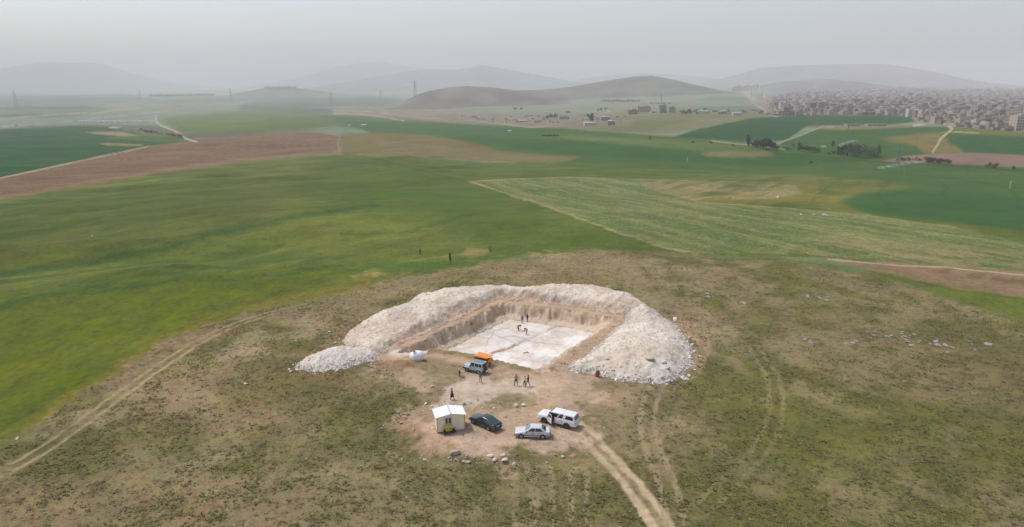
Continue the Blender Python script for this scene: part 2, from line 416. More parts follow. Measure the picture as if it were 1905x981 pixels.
paint([(-300, 236), (0, 241), (60, 239), (140, 234), (200, 236), (240, 244), (268, 252), (365, 258), (352, 265), (275, 272), (0, 331), (-300, 400)], G1, 1.5, .5, .12, cls=crop('dark green field in the hollow beyond the ploughed strip'))
paint([(-300, 258), (0, 262), (160, 262), (230, 256), (150, 266), (0, 275), (-300, 280)], (74, 104, 76), 2, .5, .12, .6)
paint([(230, 250), (300, 254), (370, 262), (330, 266), (200, 258)], (106, 126, 92), 2, .5, .12, .7)
paint([(160, 246), (225, 245), (262, 253), (230, 254), (180, 250)], (168, 156, 142), 1.2, .5, .1, .6)
paint([(185, 267), (200, 266), (268, 269), (260, 272), (200, 271)], (146, 143, 112), 1, .3, .1)
# middle distance greens
paint([(600, 216), (700, 216), (870, 232), (1070, 240), (1270, 256), (1440, 270), (1905, 302), (2200, 320), (2200, 420), (1905, 404), (1600, 350), (1440, 330), (1180, 330), (1000, 310), (700, 250)], (88, 111, 79), 2, .5, .12, cls=crop('broad dark green crop fields across the valley floor'))
paint([(740, 232), (870, 230), (980, 236), (1070, 241), (1000, 250), (860, 250), (760, 244)], (94, 118, 94), 5, .8, .12, .7)
paint([(600, 214), (760, 226), (740, 244), (640, 240)], (104, 124, 94), 5, .8, .12, .7)
paint([(820, 250), (1080, 262), (1250, 280), (1430, 284), (1600, 300), (1440, 312), (1240, 300), (1050, 288), (900, 268)], (78, 105, 69), 3, .8, .12, .8)
paint([(1030, 252), (1180, 256), (1290, 264), (1440, 272), (1400, 278), (1240, 276), (1080, 262)], (116, 128, 98), 3, .8, .12, .55)
paint([(1270, 262), (1420, 268), (1440, 285), (1340, 290), (1275, 278)], (104, 120, 88), 3, .8, .12, .6)
paint([(1305, 286), (1360, 282), (1425, 284), (1440, 289), (1400, 293), (1320, 292)], (142, 134, 110), 3, 2, .12, .7)
paint([(1140, 215), (1240, 206), (1420, 206), (1440, 214), (1390, 222), (1300, 238), (1240, 248), (1140, 246), (1080, 240)], (126, 130, 106), 2, .6, .15)
paint([(1300, 222), (1400, 214), (1440, 218), (1330, 240), (1200, 248)], (140, 136, 116), 3, .8, .15, .7)
paint([(1250, 256), (1300, 240), (1400, 220), (1500, 213), (1640, 213), (1700, 218), (1708, 226), (1660, 232), (1540, 234), (1500, 236), (1460, 262), (1380, 264)], (88, 110, 86), 1.5, .5, .1, cls=crop('smooth green field reaching up to the first houses of town'))
paint([(1460, 262), (1530, 236), (1600, 236), (1770, 236), (1880, 244), (2100, 256), (2200, 300), (1905, 290), (1760, 285), (1680, 292), (1640, 300), (1530, 286), (1450, 270)], (90, 112, 82), 1.5, .5, .1, cls=crop('green fields crossed by pale tracks below the town'))
paint([(1500, 234), (1600, 233), (1700, 232), (1690, 238), (1560, 242), (1520, 240)], (140, 136, 112), 1.5, .5, .1, .8)
paint([(1640, 258), (1700, 250), (1745, 246), (1760, 256), (1800, 270), (1790, 284), (1720, 284), (1700, 270), (1650, 262)], (130, 126, 98), 3, 1, .2, .9)
paint([(1760, 236), (1905, 246), (2200, 262), (2200, 272), (1905, 255), (1790, 250)], (116, 124, 92), 2, .5, .1)
paint([(1760, 262), (1800, 251), (1905, 256), (2200, 275), (2200, 310), (1905, 288), (1800, 284)], (84, 109, 82), 3, .8, .1)
paint([(1640, 300), (1690, 290), (1760, 284), (1820, 285), (1905, 289), (2200, 312), (2200, 345), (1905, 312), (1800, 306), (1720, 304)], (142, 122, 112), 1.2, .3, .1, cls=('ploughed_field', 'reddish brown ploughed field behind a row of bushes at the valley edge', 'field'))
# near slopes
GN = (97, 110, 63)
paint([(-400, 330), (0, 368), (150, 345), (300, 320), (450, 300), (635, 287), (760, 290), (900, 302), (1060, 303), (1200, 312), (1440, 326), (1620, 334), (1760, 352), (1905, 366), (2300, 390), (2300, 640), (1905, 620), (1560, 480), (1300, 474), (985, 476), (640, 545), (480, 574), (385, 600), (60, 792), (-400, 1000)], GN, 3, 1.5, .42, cls=crop('large bright green wheat field sweeping over the slope'))
paint([(880, 306), (1100, 304), (1300, 316), (1500, 330), (1700, 344), (1600, 352), (1400, 338), (1180, 332), (880, 332), (700, 300)], (90, 110, 64), 3, 1, .15, .7)
paint([(1290, 330), (1500, 326), (1700, 348), (1905, 372), (2300, 400), (2300, 470), (1905, 445), (1600, 405), (1480, 385), (1300, 374), (1430, 372), (1490, 358), (1440, 342)], (116, 118, 76), 4, 2, .3, .85)
paint([(1562, 374), (1600, 360), (1700, 348), (1800, 352), (1905, 366), (2300, 380), (2300, 470), (1905, 433), (1760, 415), (1640, 404), (1585, 390)], (72, 102, 68), 5, 2, .12, cls=crop('rounded dark green patch of crop on the slope to the right'))
paint([(1180, 335), (1300, 338), (1420, 340), (1480, 346), (1492, 360), (1440, 370), (1360, 372), (1290, 374), (1240, 362), (1200, 350)], (146, 138, 112), 2, 1, .8, mod=.5 + .5 * sst(.35, .6, ns))
# stony rows field
rx, ry = rot(-73)
rows = .5 + .5 * np.sin(ry * 2 * math.pi / 1.9 + 3 * fbm(X, Y, 25, 2, 220)); streak = fbm(rx / 9, ry, 4.2, 3, 221)
ROWP = [(870, 338), (900, 335), (1060, 331), (1180, 335), (1205, 352), (1245, 366), (1290, 376), (1480, 388), (1620, 402), (1780, 424), (1905, 452), (2300, 520), (2300, 560), (1905, 505), (1760, 496), (1640, 486), (1500, 474), (1400, 472), (1300, 474), (1240, 462), (1150, 432), (1050, 396), (960, 366)]
paint(ROWP, (106, 119, 77), 1.5, .6, .75, cls=crop('sparse stony crop field with pale rows running down the slope'))
paint(ROWP, (146, 144, 108), 1.5, .6, .75, .7, mod=sst(.5, .68, streak) * (.35 + .65 * sst(.45, .7, ns)))
paint(ROWP, (150, 150, 118), 1.5, .6, .75, .4, mod=sst(.6, 1, rows) * sst(.3, .6, nm))
paint(ROWP, (78, 104, 62), 1.5, .6, .75, .6, mod=sst(.50, .38, streak) * sst(.62, .4, ns))
paint([(1500, 440), (1905, 470), (2300, 530), (2300, 575), (1905, 506), (1600, 482), (1420, 474)], (146, 136, 108), 6, 3, .8, .75, mod=sst(.4, .6, nm * .5 + streak * .5))
stroke([(872, 338), (960, 367), (1050, 396), (1150, 433), (1240, 462), (1300, 474)], (166, 152, 118), 4, 1.5, 1, .3, .85, mod=.5 + .5 * sst(.35, .6, ns))
stroke([(872, 338), (960, 333), (1060, 330), (1180, 334), (1300, 337), (1440, 340)], (160, 150, 112), 1.6, .8, .7, .3, .8)
stroke([(1290, 376), (1480, 388), (1620, 402), (1780, 424)], (150, 148, 112), 1.6, .8, 1, .3, .7)
# ploughed strips
rx2, ry2 = rot(38); furrow = fbm(rx2 / 12, ry2, 1.8, 3, 230)
PL = [(-400, 420), (0, 331), (120, 306), (275, 273), (380, 258), (480, 250), (540, 246), (590, 247), (632, 254), (634, 284), (560, 291), (450, 302), (300, 322), (150, 347), (0, 373), (-400, 450)]
paint(PL, (129, 109, 93), 1.2, .35, .2, cls=('ploughed_field', 'long reddish brown ploughed strip curving along the ridge to the left', 'field'))
paint(PL, (144, 124, 106), 1.2, .35, .2, .4, mod=sst(.5, .65, furrow)); paint(PL, (114, 96, 82), 1.2, .35, .2, .35, mod=sst(.48, .35, furrow))
stroke([(0, 368), (150, 343), (300, 318), (450, 298), (634, 282)], (152, 132, 106), 7, 3, .5, .2, .5)
stroke([(-400, 422), (0, 332), (120, 306), (275, 273)], (166, 152, 130), 2.4, .8, .4, .1, cls=('path', 'pale farm track along the upper edge of the ploughed strip', 'path'))
paint([(632, 252), (700, 246), (790, 252), (860, 262), (930, 280), (1000, 288), (1080, 293), (1050, 301), (980, 302), (900, 300), (760, 290), (636, 285)], (126, 117, 88), 1.5, .5, .4, cls=('fallow_field', 'olive brown fallow field on the crest beside the ploughed strip', 'field'))
paint([(700, 262), (820, 272), (900, 284), (1000, 290), (1075, 294), (1050, 300), (980, 301), (880, 298), (700, 282)], (132, 122, 100), 3, 1, .4, .7)
stroke([(632, 254), (628, 268), (632, 284)], (170, 150, 128), 1.5, .7, .4)
paint([(1540, 478), (1600, 485), (1700, 490), (1800, 500), (1905, 506), (2300, 560), (2300, 650), (1905, 553), (1830, 543), (1790, 540), (1700, 520), (1600, 498)], (146, 122, 98), 2, 1.2, .5, cls=('ploughed_field', 'tan and brown ploughed wedge at the right edge of the slope', 'field'))
paint([(1700, 495), (1905, 520), (2300, 590), (2300, 610), (1905, 532), (1760, 512)], (118, 100, 76), 3, 1.5, .5, .7, mod=sst(.4, .6, fbm(rx2 / 5, ry2, 1.5, 2, 231)))
stroke([(1540, 482), (1650, 492), (1760, 498), (1905, 512), (2300, 580)], (182, 158, 132), 2.5, 1, .6)
# colour inside the big wheat field
bx, by = rot(58); st = fbm(bx / 5.5, by, 7, 4, 240); st2 = fbm(bx / 3, by, 26, 3, 241); st3 = fbm(X, Y * 2.2, 20, 4, 242)
left = sst(900, 500, Uu) * front; mid_ = 1 - sst(900, 500, Uu)
wheat = ((ID == [q[1] for q in CLASSES].index('large bright green wheat field sweeping over the slope')) & (hid < 0)).astype(float)
blend(wheat * sst(.52, .7, st2) * .75, alb((74, 94, 56), 200)); blend(wheat * sst(.5, .66, st) * .55 * left, alb((124, 130, 66), 180))
blend(wheat * sst(.5, .36, st) * .45, alb((76, 94, 46), 180)); blend(wheat * sst(.5, .68, st3) * .4, alb((112, 124, 72), 200))
W = 'large bright green wheat field sweeping over the slope'
def wmod(m): return m * wheat
paint([(-300, 420), (0, 400), (200, 370), (420, 330), (640, 300), (620, 340), (420, 390), (200, 440), (0, 500), (-300, 560)], (86, 99, 62), 25, 4, .4, .7, mod=wheat)
paint([(200, 430), (330, 380), (460, 360), (620, 360), (560, 400), (420, 430), (260, 470), (120, 500)], (92, 98, 62), 25, 8, .4, .6, mod=wheat)
paint([(-200, 520), (0, 470), (120, 440), (180, 425), (120, 460), (0, 500), (-200, 560)], (112, 112, 66), 12, 6, .4, .6, mod=wheat)
paint([(560, 360), (760, 330), (860, 360), (800, 390), (640, 400)], (74, 102, 60), 25, 8, .4, .55, mod=wheat)
paint([(-300, 640), (0, 560), (300, 520), (640, 500), (560, 540), (400, 590), (180, 700), (0, 800), (-300, 930)], (102, 112, 44), 22, 4, .2, .75, mod=wheat)
paint([(640, 300), (900, 330), (1000, 400), (1200, 460), (1000, 462), (760, 410), (600, 350)], (86, 108, 58), 20, 4, .2, .6, mod=wheat)
paint([(520, 380), (760, 400), (860, 440), (780, 470), (560, 460), (480, 420)], (118, 124, 70), 26, 8, .2, .6, mod=wheat)
for ln, wd in [([(0, 512), (150, 492), (300, 462), (420, 430), (560, 402), (700, 380)], 9), ([(0, 566), (80, 550), (200, 535), (330, 524)], 7), ([(480, 514), (580, 504), (640, 498)], 4), ([(870, 402), (760, 430), (640, 436)], 5)]:
    stroke(ln, (68, 94, 58), wd, 5, 4, .3, .8, mod=wheat)
paint([(-300, 930), (0, 815), (60, 780), (160, 715), (300, 630), (385, 592), (480, 562), (640, 536), (700, 520), (660, 552), (480, 590), (300, 655), (100, 780), (0, 850), (-300, 1000)], (140, 122, 62), 10, 4, .4, .62)
paint([(680, 492), (850, 484), (900, 474), (950, 470), (985, 478), (978, 486), (860, 492), (740, 505), (640, 520)], (80, 106, 58), 2, 1, .15, .85)
paint([(650, 512), (690, 504), (720, 508), (700, 516), (660, 518)], (146, 128, 84), 3, 2, .6, .8)
stroke([(740, 487), (800, 480), (850, 474), (890, 468)], (140, 138, 92), 2, 1, 1, .2, .55)
paint([(866, 458), (910, 464), (905, 474), (880, 478), (855, 476)], (150, 136, 96), 3, 2, .3, .6)
stroke([(632, 284), (720, 300), (800, 322), (872, 338)], (92, 100, 50), 2, 1, .4, .2, .8)
paint([(1290, 474), (1400, 474), (1520, 480), (1640, 502), (1760, 536), (1905, 562), (2300, 650), (2300, 760), (1905, 620), (1700, 560), (1560, 520), (1400, 490)], (106, 116, 62), 10, 5, .5, .85)
# --- dry scrub in front
SCR = [(-600, 1200), (-300, 985), (0, 832), (70, 790), (160, 722), (300, 640), (388, 600), (480, 575), (560, 560), (640, 545), (700, 530), (860, 494), (985, 480), (1040, 470), (1130, 466), (1220, 470), (1300, 476), (1430, 478), (1540, 492), (1640, 515), (1760, 555), (1905, 600), (2300, 760), (2600, 1300)]
sd_ = sdist(Uu + wu * 5 * nearf, Vv + wv * 3 * nearf, SCR); sc = sst(-4, 6, sd_) * (hid < 0)
base = alb((141, 125, 92)); olive = alb((108, 103, 58)); dark = alb((99, 96, 55)); pale = alb((162, 143, 112)); ros = alb((146, 116, 88))
mo = sst(.40, .60, nb * .55 + nm * .45); rightk = sst(1180, 1500, Uu)
mix = np.clip(mo * .9 + .30 * rightk - .1, 0, 1)
scol = base + (olive - base) * mix[..., None]
q = sst(.52, .66, ns * .5 + nm * .5) * .55; scol = scol + (dark - scol) * q[..., None]
q = sst(.56, .7, fbm(X, Y, 9, 4, 250)) * .55 * (1 - .5 * rightk); scol = scol + (pale - scol) * q[..., None]
q = sst(.58, .72, fbm(X, Y, 14, 3, 251)) * .45 * (1 - rightk); scol = scol + (ros - scol) * q[..., None]
A = A * (1 - sc[..., None]) + scol * sc[..., None]; CL = CL * (1 - sc) + 1.0 * sc
ID[(sd_ > 0) & (hid < 0)] = 0
scrub = sc > .5
paint([(-300, 880), (0, 792), (160, 830), (420, 790), (600, 790), (700, 820), (680, 900), (420, 870), (200, 880), (0, 905), (-300, 980)], (100, 100, 64), 30, 9, 1, .35)
paint([(450, 690), (640, 700), (800, 735), (770, 775), (690, 800), (560, 790), (420, 760)], (100, 100, 58), 30, 9, 1, .6)
paint([(660, 865), (900, 865), (1080, 880), (1120, 981), (760, 981)], (106, 104, 64), 30, 9, 1, .5)
paint([(230, 700), (480, 680), (560, 720), (430, 800), (200, 810)], (146, 122, 92), 30, 9, 1, .45)
paint([(-300, 930), (200, 900), (500, 900), (600, 981), (400, 1100), (-300, 1100)], (138, 118, 90), 25, 9, 1, .45)
paint([(1400, 560), (1905, 640), (2200, 750), (2200, 840), (1905, 790), (1600, 700), (1420, 640)], (128, 114, 84), 40, 10, 1, .45)
paint([(1300, 780), (1600, 740), (1905, 800), (2200, 900), (2200, 1000), (1905, 930), (1400, 900)], (100, 101, 55), 40, 10, 1, .5)
# dry stony belt just beyond the heaps
paint([(860, 495), (985, 478), (1130, 466), (1230, 476), (1190, 500), (1200, 530), (1060, 520), (850, 520), (760, 540), (640, 580), (560, 590), (600, 556), (700, 530)], (152, 132, 100), 8, 6, .7, .75, mod=sst(.3, .6, nm))
for cx, cy, rx_, ry_ in [(1050, 478, 45, 4), (1150, 486, 40, 4), (950, 506, 50, 4), (1320, 482, 30, 3), (770, 545, 30, 4), (700, 512, 30, 6), (1010, 470, 24, 3)]:
    paint([(cx + rx_ * math.cos(t), cy + ry_ * math.sin(t)) for t in np.linspace(0, 6, 9)], (178, 158, 130), 3, 4, .5, .55, mod=sst(.45, .62, ns))
# --- worn earth and chalk round the dig
DIRT = (186, 160, 136); PALE = (208, 187, 167); CHALK = (222, 208, 196)
paint([(690, 655), (790, 640), (900, 650), (1010, 685), (1060, 690), (1120, 700), (1165, 720), (1110, 745), (1100, 770), (1110, 800), (1100, 830), (1010, 850), (860, 852), (760, 852), (725, 830), (750, 800), (785, 770), (800, 740), (790, 715), (690, 712), (680, 690)], (168, 144, 117), 14, 18, .5, .92, mod=.6 + .4 * sst(.36, .56, nm))
paint([(820, 715), (900, 700), (1000, 690), (1070, 695), (1110, 720), (1090, 760), (1108, 800), (1090, 832), (960, 846), (800, 842), (735, 825), (790, 795), (880, 775), (960, 765), (1010, 745), (960, 738), (850, 742)], DIRT, 9, 13, .35, .95, mod=.72 + .28 * sst(.34, .56, nm))
paint([(815, 740), (822, 712), (850, 690), (900, 672), (1000, 690), (1030, 715), (985, 735), (900, 740), (850, 750)], PALE, 8, 11, .25, .92, mod=.75 + .25 * sst(.34, .56, nm))
paint([(740, 800), (800, 778), (820, 840), (745, 842), (720, 830)], (172, 134, 108), 9, 12, .35, .7, mod=.6 + .4 * sst(.36, .56, nm))
paint([(1000, 740), (1080, 735), (1100, 770), (1000, 775)], (182, 154, 128), 9, 12, .3, .8)
paint([(720, 840), (1000, 846), (1070, 838), (1075, 856), (1000, 866), (840, 862), (730, 856)], (168, 140, 114), 8, 14, .6, .85, mod=.6 + .4 * sst(.36, .56, nm))
paint([(690, 658), (740, 648), (800, 648), (790, 656), (730, 664), (690, 672)], CHALK, 3, 1.5, .12, .9)
paint([(780, 652), (900, 656), (990, 684), (960, 692), (900, 690), (820, 690), (760, 690)], (152, 134, 104), 9, 12, .9, .7)
paint([(700, 700), (780, 682), (830, 684), (800, 706), (720, 716), (690, 710)], (190, 166, 140), 9, 12, .4, .8, mod=sst(.35, .55, nm))
paint([(700, 672), (770, 660), (775, 680), (735, 700), (705, 690)], (160, 124, 98), 5, 3, .8, .7)
paint([(790, 690), (860, 676), (850, 700), (820, 715), (790, 712)], (132, 122, 88), 7, 4, .9, .5)
paint([(1250, 600), (1300, 605), (1318, 640), (1310, 690), (1270, 708), (1255, 700), (1290, 680), (1298, 640), (1260, 612)], (176, 148, 116), 4, 4, .5, .8, mod=sst(.3, .5, nm))
paint([(1060, 690), (1150, 706), (1250, 706), (1240, 722), (1150, 726), (1080, 735)], (132, 122, 86), 5, 4, .9, .6)
paint([(900, 738), (990, 730), (1000, 752), (900, 758)], (134, 124, 90), 6, 4, .9, .65)
paint([(1030, 690), (1110, 705), (1170, 722), (1150, 745), (1105, 755), (1110, 800), (1060, 800), (1010, 750), (1000, 700)], (176, 150, 122), 12, 14, .45, .6, mod=.5 + .5 * sst(.36, .56, nm))
paint([(790, 800), (860, 806), (1000, 815), (1085, 800), (1085, 828), (1060, 845), (960, 849), (830, 845), (750, 832)], (196, 170, 149), 8, 10, .35, .8, mod=.65 + .35 * sst(.36, .56, nm))
paint([(1000, 690), (1060, 700), (1110, 722), (1090, 760), (1040, 760), (990, 735)], (194, 168, 144), 8, 10, .35, .6)
paint([(688, 656), (740, 649), (800, 649), (796, 656), (765, 662), (720, 668), (690, 672)], (226, 211, 197), 2.5, 2, .1, .95)
# tyre tracks: pairs of ruts set out in metres
def ruts(px, c, gauge=1.55, w_=.42, k=.8, cls=None, mid=None, midk=.0, wob=1.0):
    P = [plane_hit(u, v, 0)[:2] for u, v in px]
    # smooth
    P = np.array(P); tt = np.arange(len(P)); t2 = np.linspace(0, len(P) - 1, 60); P = np.stack([np.interp(t2, tt, P[:, 0]), np.interp(t2, tt, P[:, 1])], 1)
    for _ in range(6): P[1:-1] = (P[:-2] + P[1:-1] * 2 + P[2:]) / 4
    b = (X > P[:, 0].min() - 4) & (X < P[:, 0].max() + 4) & (Y > P[:, 1].min() - 4) & (Y < P[:, 1].max() + 4)
    d, _ = ldist(X[b] + (ns[b] - .5) * .5 * wob, Y[b] + (nm[b] - .5) * .8 * wob, P)
    m = sst(w_, w_ * .35, np.abs(d - gauge / 2)) * k * (.55 + .45 * sst(.35, .6, nm[b]))
    cc = alb(c); A[b] = A[b] * (1 - m[:, None]) + cc * m[:, None]; CL[b] *= (1 - .7 * m)
    Z[b] -= .07 * m
    if mid is not None:
        m = sst(gauge / 2 + .55 + (nm[b] - .5) * 1.6, gauge / 2 - .2, d) * midk * (.55 + .45 * sst(.36, .56, ns[b])) * (1 - .45 * sst(.42, .15, d)); A[b] = A[b] * (1 - m[:, None]) + alb(mid) * m[:, None]; CL[b] *= (1 - .5 * m)
    if cls:
        CLASSES.append(cls); t = ID[b]; t[(d < gauge / 2 + .45)] = len(CLASSES) - 1; ID[b] = t
ruts([(-60, 905), (20, 868), (110, 812), (200, 745), (300, 673), (372, 627), (430, 600), (500, 577), (570, 560)], (168, 148, 114), 1.7, .45, .8, ('dirt_track', 'twin wheel ruts crossing the dry grass beside the green field', 'track'))
ruts([(1040, 775), (1075, 795), (1110, 826), (1150, 866), (1190, 915), (1225, 965), (1262, 1020)], (206, 182, 152), 1.8, .62, .9, ('dirt_track', 'pale dirt track running from the parked cars to the lower edge', 'track'), (192, 168, 137), .85)
ruts([(1225, 705), (1208, 740), (1200, 780), (1212, 830), (1235, 880), (1250, 930), (1262, 1000)], (172, 152, 120), 1.8, .55, .85, None, (146, 130, 98), .4)
ruts([(1400, 640), (1440, 700), (1445, 770), (1420, 830), (1360, 890), (1290, 950)], (148, 134, 100), 1.8, .55, .5)
ruts([(965, 862), (972, 910), (975, 990)], (170, 150, 120), 1.7, .5, .5); ruts([(1010, 868), (1012, 920), (1015, 990)], (170, 150, 120), 1.7, .5, .55); ruts([(1078, 872), (1075, 920), (1080, 990)], (170, 150, 120), 1.7, .5, .5)
ruts([(585, 555), (590, 570), (610, 580), (640, 582)], (150, 140, 92), 1.5, .35, .5); ruts([(1175, 520), (1172, 530), (1190, 540), (1215, 560)], (150, 142, 96), 1.5, .35, .5)
ruts([(640, 632), (600, 640), (585, 655)], (160, 144, 110), 1.5, .4, .5)
ruts([(1300, 600), (1310, 640), (1290, 690), (1230, 722), (1130, 735), (1060, 760)], (172, 146, 116), 1.7, .5, .55)
# --- pale tracks and roads further off
PT = 'path'
def far_path(ln, c, wd, lab, name='path', k=1.0): stroke(ln, c, wd, .7, .3, .05, k, (name, lab, name))
far_path([(290, 216), (290, 226), (300, 234), (320, 242), (335, 248), (345, 258), (366, 264)], (176, 170, 154), 3, 'pale zigzag track climbing between fields on the far left')
far_path([(-200, 262), (0, 238), (140, 227), (240, 217), (330, 207), (400, 199), (470, 188)], (150, 152, 150), 4.5, 'grey main road running across the plain on the left', 'road')
stroke([(-200, 259), (0, 235.5), (140, 225), (240, 215), (330, 205)], (164, 164, 160), 1.2, .5, .2)
stroke([(0, 222), (60, 216), (160, 210)], (168, 162, 152), 2.4, 1, 1); stroke([(170, 212), (210, 206), (260, 201)], (172, 166, 156), 3, 1.2, 1.2); stroke([(300, 200), (330, 195), (380, 190), (350, 196)], (172, 166, 158), 2.4, 1, 1)
stroke([(150, 188), (260, 186), (350, 190)], (162, 156, 148), 2, 1, 1)
far_path([(620, 206), (700, 208), (760, 217), (820, 222)], (186, 176, 164), 1.8, 'pale track across the building land in the middle distance', 'path')
stroke([(620, 211), (660, 212), (700, 216), (752, 225)], (184, 174, 160), 1.8, .8, .6); stroke([(700, 212), (800, 214), (818, 220)], (180, 168, 154), 1.5, .7, .6); stroke([(820, 222), (880, 225), (930, 230), (985, 237), (1010, 236), (1030, 231)], (178, 166, 152), 1.8, .8, .6)
far_path([(1448, 266), (1480, 256), (1510, 244), (1530, 236), (1550, 237)], (160, 158, 138), 1.8, 'thin pale track slanting up the green field near the pylons')
far_path([(1735, 283), (1745, 268), (1750, 258), (1762, 248), (1772, 240), (1764, 235), (1790, 233), (1800, 230)], (178, 164, 136), 4, 'winding pale track that climbs to the houses at the right')
stroke([(1750, 247), (1790, 246)], (160, 150, 124), 1.4, .7, .4); stroke([(1775, 245), (1820, 248)], (170, 158, 130), 2, .7, .4)
far_path([(1322, 262), (1370, 268), (1400, 270), (1460, 278)], (166, 154, 128), 1.6, 'short pale track leading to the round clump of trees')
far_path([(1706, 214), (1712, 224), (1722, 230), (1700, 234)], (176, 168, 156), 5, 'short pale street ending at the edge of the field')
stroke([(1385, 170), (1405, 190), (1425, 205), (1445, 213)], (184, 168, 154), 9, 4, 2, .1, .8); stroke([(1420, 178), (1435, 196), (1442, 212)], (190, 176, 162), 4, 2, 1)
paint([(1000, 226), (1100, 214), (1200, 206), (1440, 206), (1440, 213), (1300, 215), (1180, 222), (1170, 235), (1060, 238)], (150, 143, 130), 3, 1, .1, .6, mod=sst(.4, .6, fbm(X, Y, 45, 3, 260)))
stroke([(1090, 198), (1180, 196), (1300, 198)], (164, 150, 138), 5, 2, .8, .1, .7); stroke([(1100, 222), (1115, 214), (1135, 207)], (176, 166, 152), 2, .8, .3)
stroke([(1440, 285), (1470, 287), (1540, 293), (1640, 302), (1700, 305), (1760, 309), (1905, 318)], (64, 88, 58), 1.6, .8, .3, .1, .8)
stroke([(1640, 322), (1760, 330), (1860, 345), (1905, 352)], (70, 98, 70), 2, 1, .3, .1, .7)
paint([(610, 205), (760, 209), (860, 213), (1000, 214), (1160, 210), (1175, 230), (1060, 238), (985, 237), (930, 231), (860, 228), (740, 222), (640, 212)], (148, 141, 131), 3, 1, .3, .8, mod=.6 + .4 * sst(.4, .6, fbm(X, Y, 45, 4, 261)))
# town ground
paint([(1440, 214), (1690, 214), (1706, 230), (1760, 234), (1905, 246), (2300, 262), (2300, 168), (1905, 164), (1700, 166), (1460, 170), (1400, 190)], (152, 148, 144), 2, 1, .1, cls=('ground', 'grey built-up ground under the houses of the town', 'ground'))
# --- sown lines, wet and thin patches inside the farther fields
fld = np.isin(ID, [i for i, q in enumerate(CLASSES) if q[0] == 'crop_field']) & (hid < 0)
for ang_, sp_, seed_ in ((12, 21, 301), (-38, 27, 302), (63, 33, 303)):
    r1, r2 = rot(ang_); zone = sst(.45, .55, vn(X / 260 + seed_, Y / 330)) * fld * sst(230, 420, Y)
    ln = sst(.90, .985, np.abs(np.mod(r2 / sp_ + .6 * fbm(X, Y, 120, 2, seed_), 1) * 2 - 1)) * zone * .22
    A *= (1 - ln[..., None] * np.array([1, .8, 1]))
pt = sst(.52, .68, fbm(X, Y * .8, 38, 5, 310)) * fld * sst(200, 350, Y) * .28; A = A + (A * np.array([1.35, 1.12, 1.15]) - A) * pt[..., None]
pt = sst(.55, .7, fbm(X, Y * .8, 85, 5, 311)) * fld * sst(200, 350, Y) * .35; A = A + (A * np.array([1.5, 1.15, 1.1]) - A) * pt[..., None]
A = A * np.where(fld[..., None], np.array([1.04, .98, .78]), 1.0); A = A * (1 + ((vn(X / .5, Y / 1.1, 331) - .5) * .26 + (vn(X / 1.6, Y / 3.2, 332) - .5) * .2) * fld * sst(420, 120, Y))[..., None]
grain = vn(X / .55, Y / .8, 320); rw = np.isin(ID, [i for i, q in enumerate(CLASSES) if 'stony crop' in q[1]]) & (hid < 0)
A = A + (np.array([.30, .29, .19]) - A) * (sst(.72, .9, grain) * rw * .45)[..., None]
# --- pit
_dfr, _ = ldist(X, Y, [(5.6, 101.6), (3.4, 100.9), (-6.2, 106.6), (-12.5, 109.4), (-18, 107.6)])
rim_ = sst(-5.5, -3.2, PD) * (1 - sst(-.2, .1, PD)) * sst(1.0, 3.0, _dfr)
A = A * (1 - rim_[..., None]) + (alb((184, 156, 130)) * (.9 + .25 * nm[..., None])) * rim_[..., None]; CL = CL * (1 - rim_) + .35 * rim_
inp = PD > .1
fl = sst(2.6, 3.2, PD)
wallc = alb((212, 190, 166)); chalkc = alb((214, 200, 188)); 
m = sst(-.2, .3, PD) * (1 - fl); n_ = sst(.4, .6, fbm(X, Y, 1.1, 3, 270)); wc = wallc + (alb((188, 158, 132)) - wallc) * (n_ * .6)[..., None]
wc = wc + (alb((206, 186, 166)) - wc) * sst(1.0, 1.5, PD)[..., None] * .7
A = A * (1 - m[..., None]) + wc * m[..., None]; CL = CL * (1 - m) + .45 * m
fc = alb((236, 229, 221)); fc2 = alb((218, 203, 187)); k_ = sst(.46, .62, fbm(X, Y, 6, 4, 271)) * .75
dd, sd2 = ldist(X, Y, [(-3.0, 113.6), (1.8, 119.3), (9.5, 129)])
k_ = np.clip(k_ + sst(0, .3, np.where(sd2 > 0, dd, -dd)) * .25, 0, 1)
fcol = fc + (fc2 - fc) * k_[..., None]
for ln, wd, kk in [([(-3.6, 113.2), (-1.4, 115.4), (0.6, 117.6)], .6, .9), ([(0.6, 117.6), (3.2, 120.6), (6.0, 124), (10, 129.5)], .25, .6), ([(3.0, 120.0), (6.0, 118.6), (8.5, 118.2)], .25, .6), ([(-2, 121), (1, 121.6), (2.4, 120.4)], .8, .35)]:
    d, _ = ldist(X + (ns - .5) * .8, Y + (nm - .5) * 1.6, ln); mm = sst(wd, wd * .3, d) * kk; fcol = fcol * (1 - mm[..., None]) + alb((166, 134, 108)) * mm[..., None]  # brown baulk lines, the low ridge's shadow put into the floor colour
A = A * (1 - fl[..., None]) + fcol * fl[..., None]; CL = CL * (1 - fl) + .08 * fl
CLASSES.append(('pit_floor', 'flat white chalk floor of the excavated pit', 'ground')); ID[PD > 2.9] = len(CLASSES) - 1
CLASSES.append(('pit_wall', 'steep brown cut earth walls round the excavated pit', 'ground')); ID[(PD > .1) & (PD <= 2.9)] = len(CLASSES) - 1
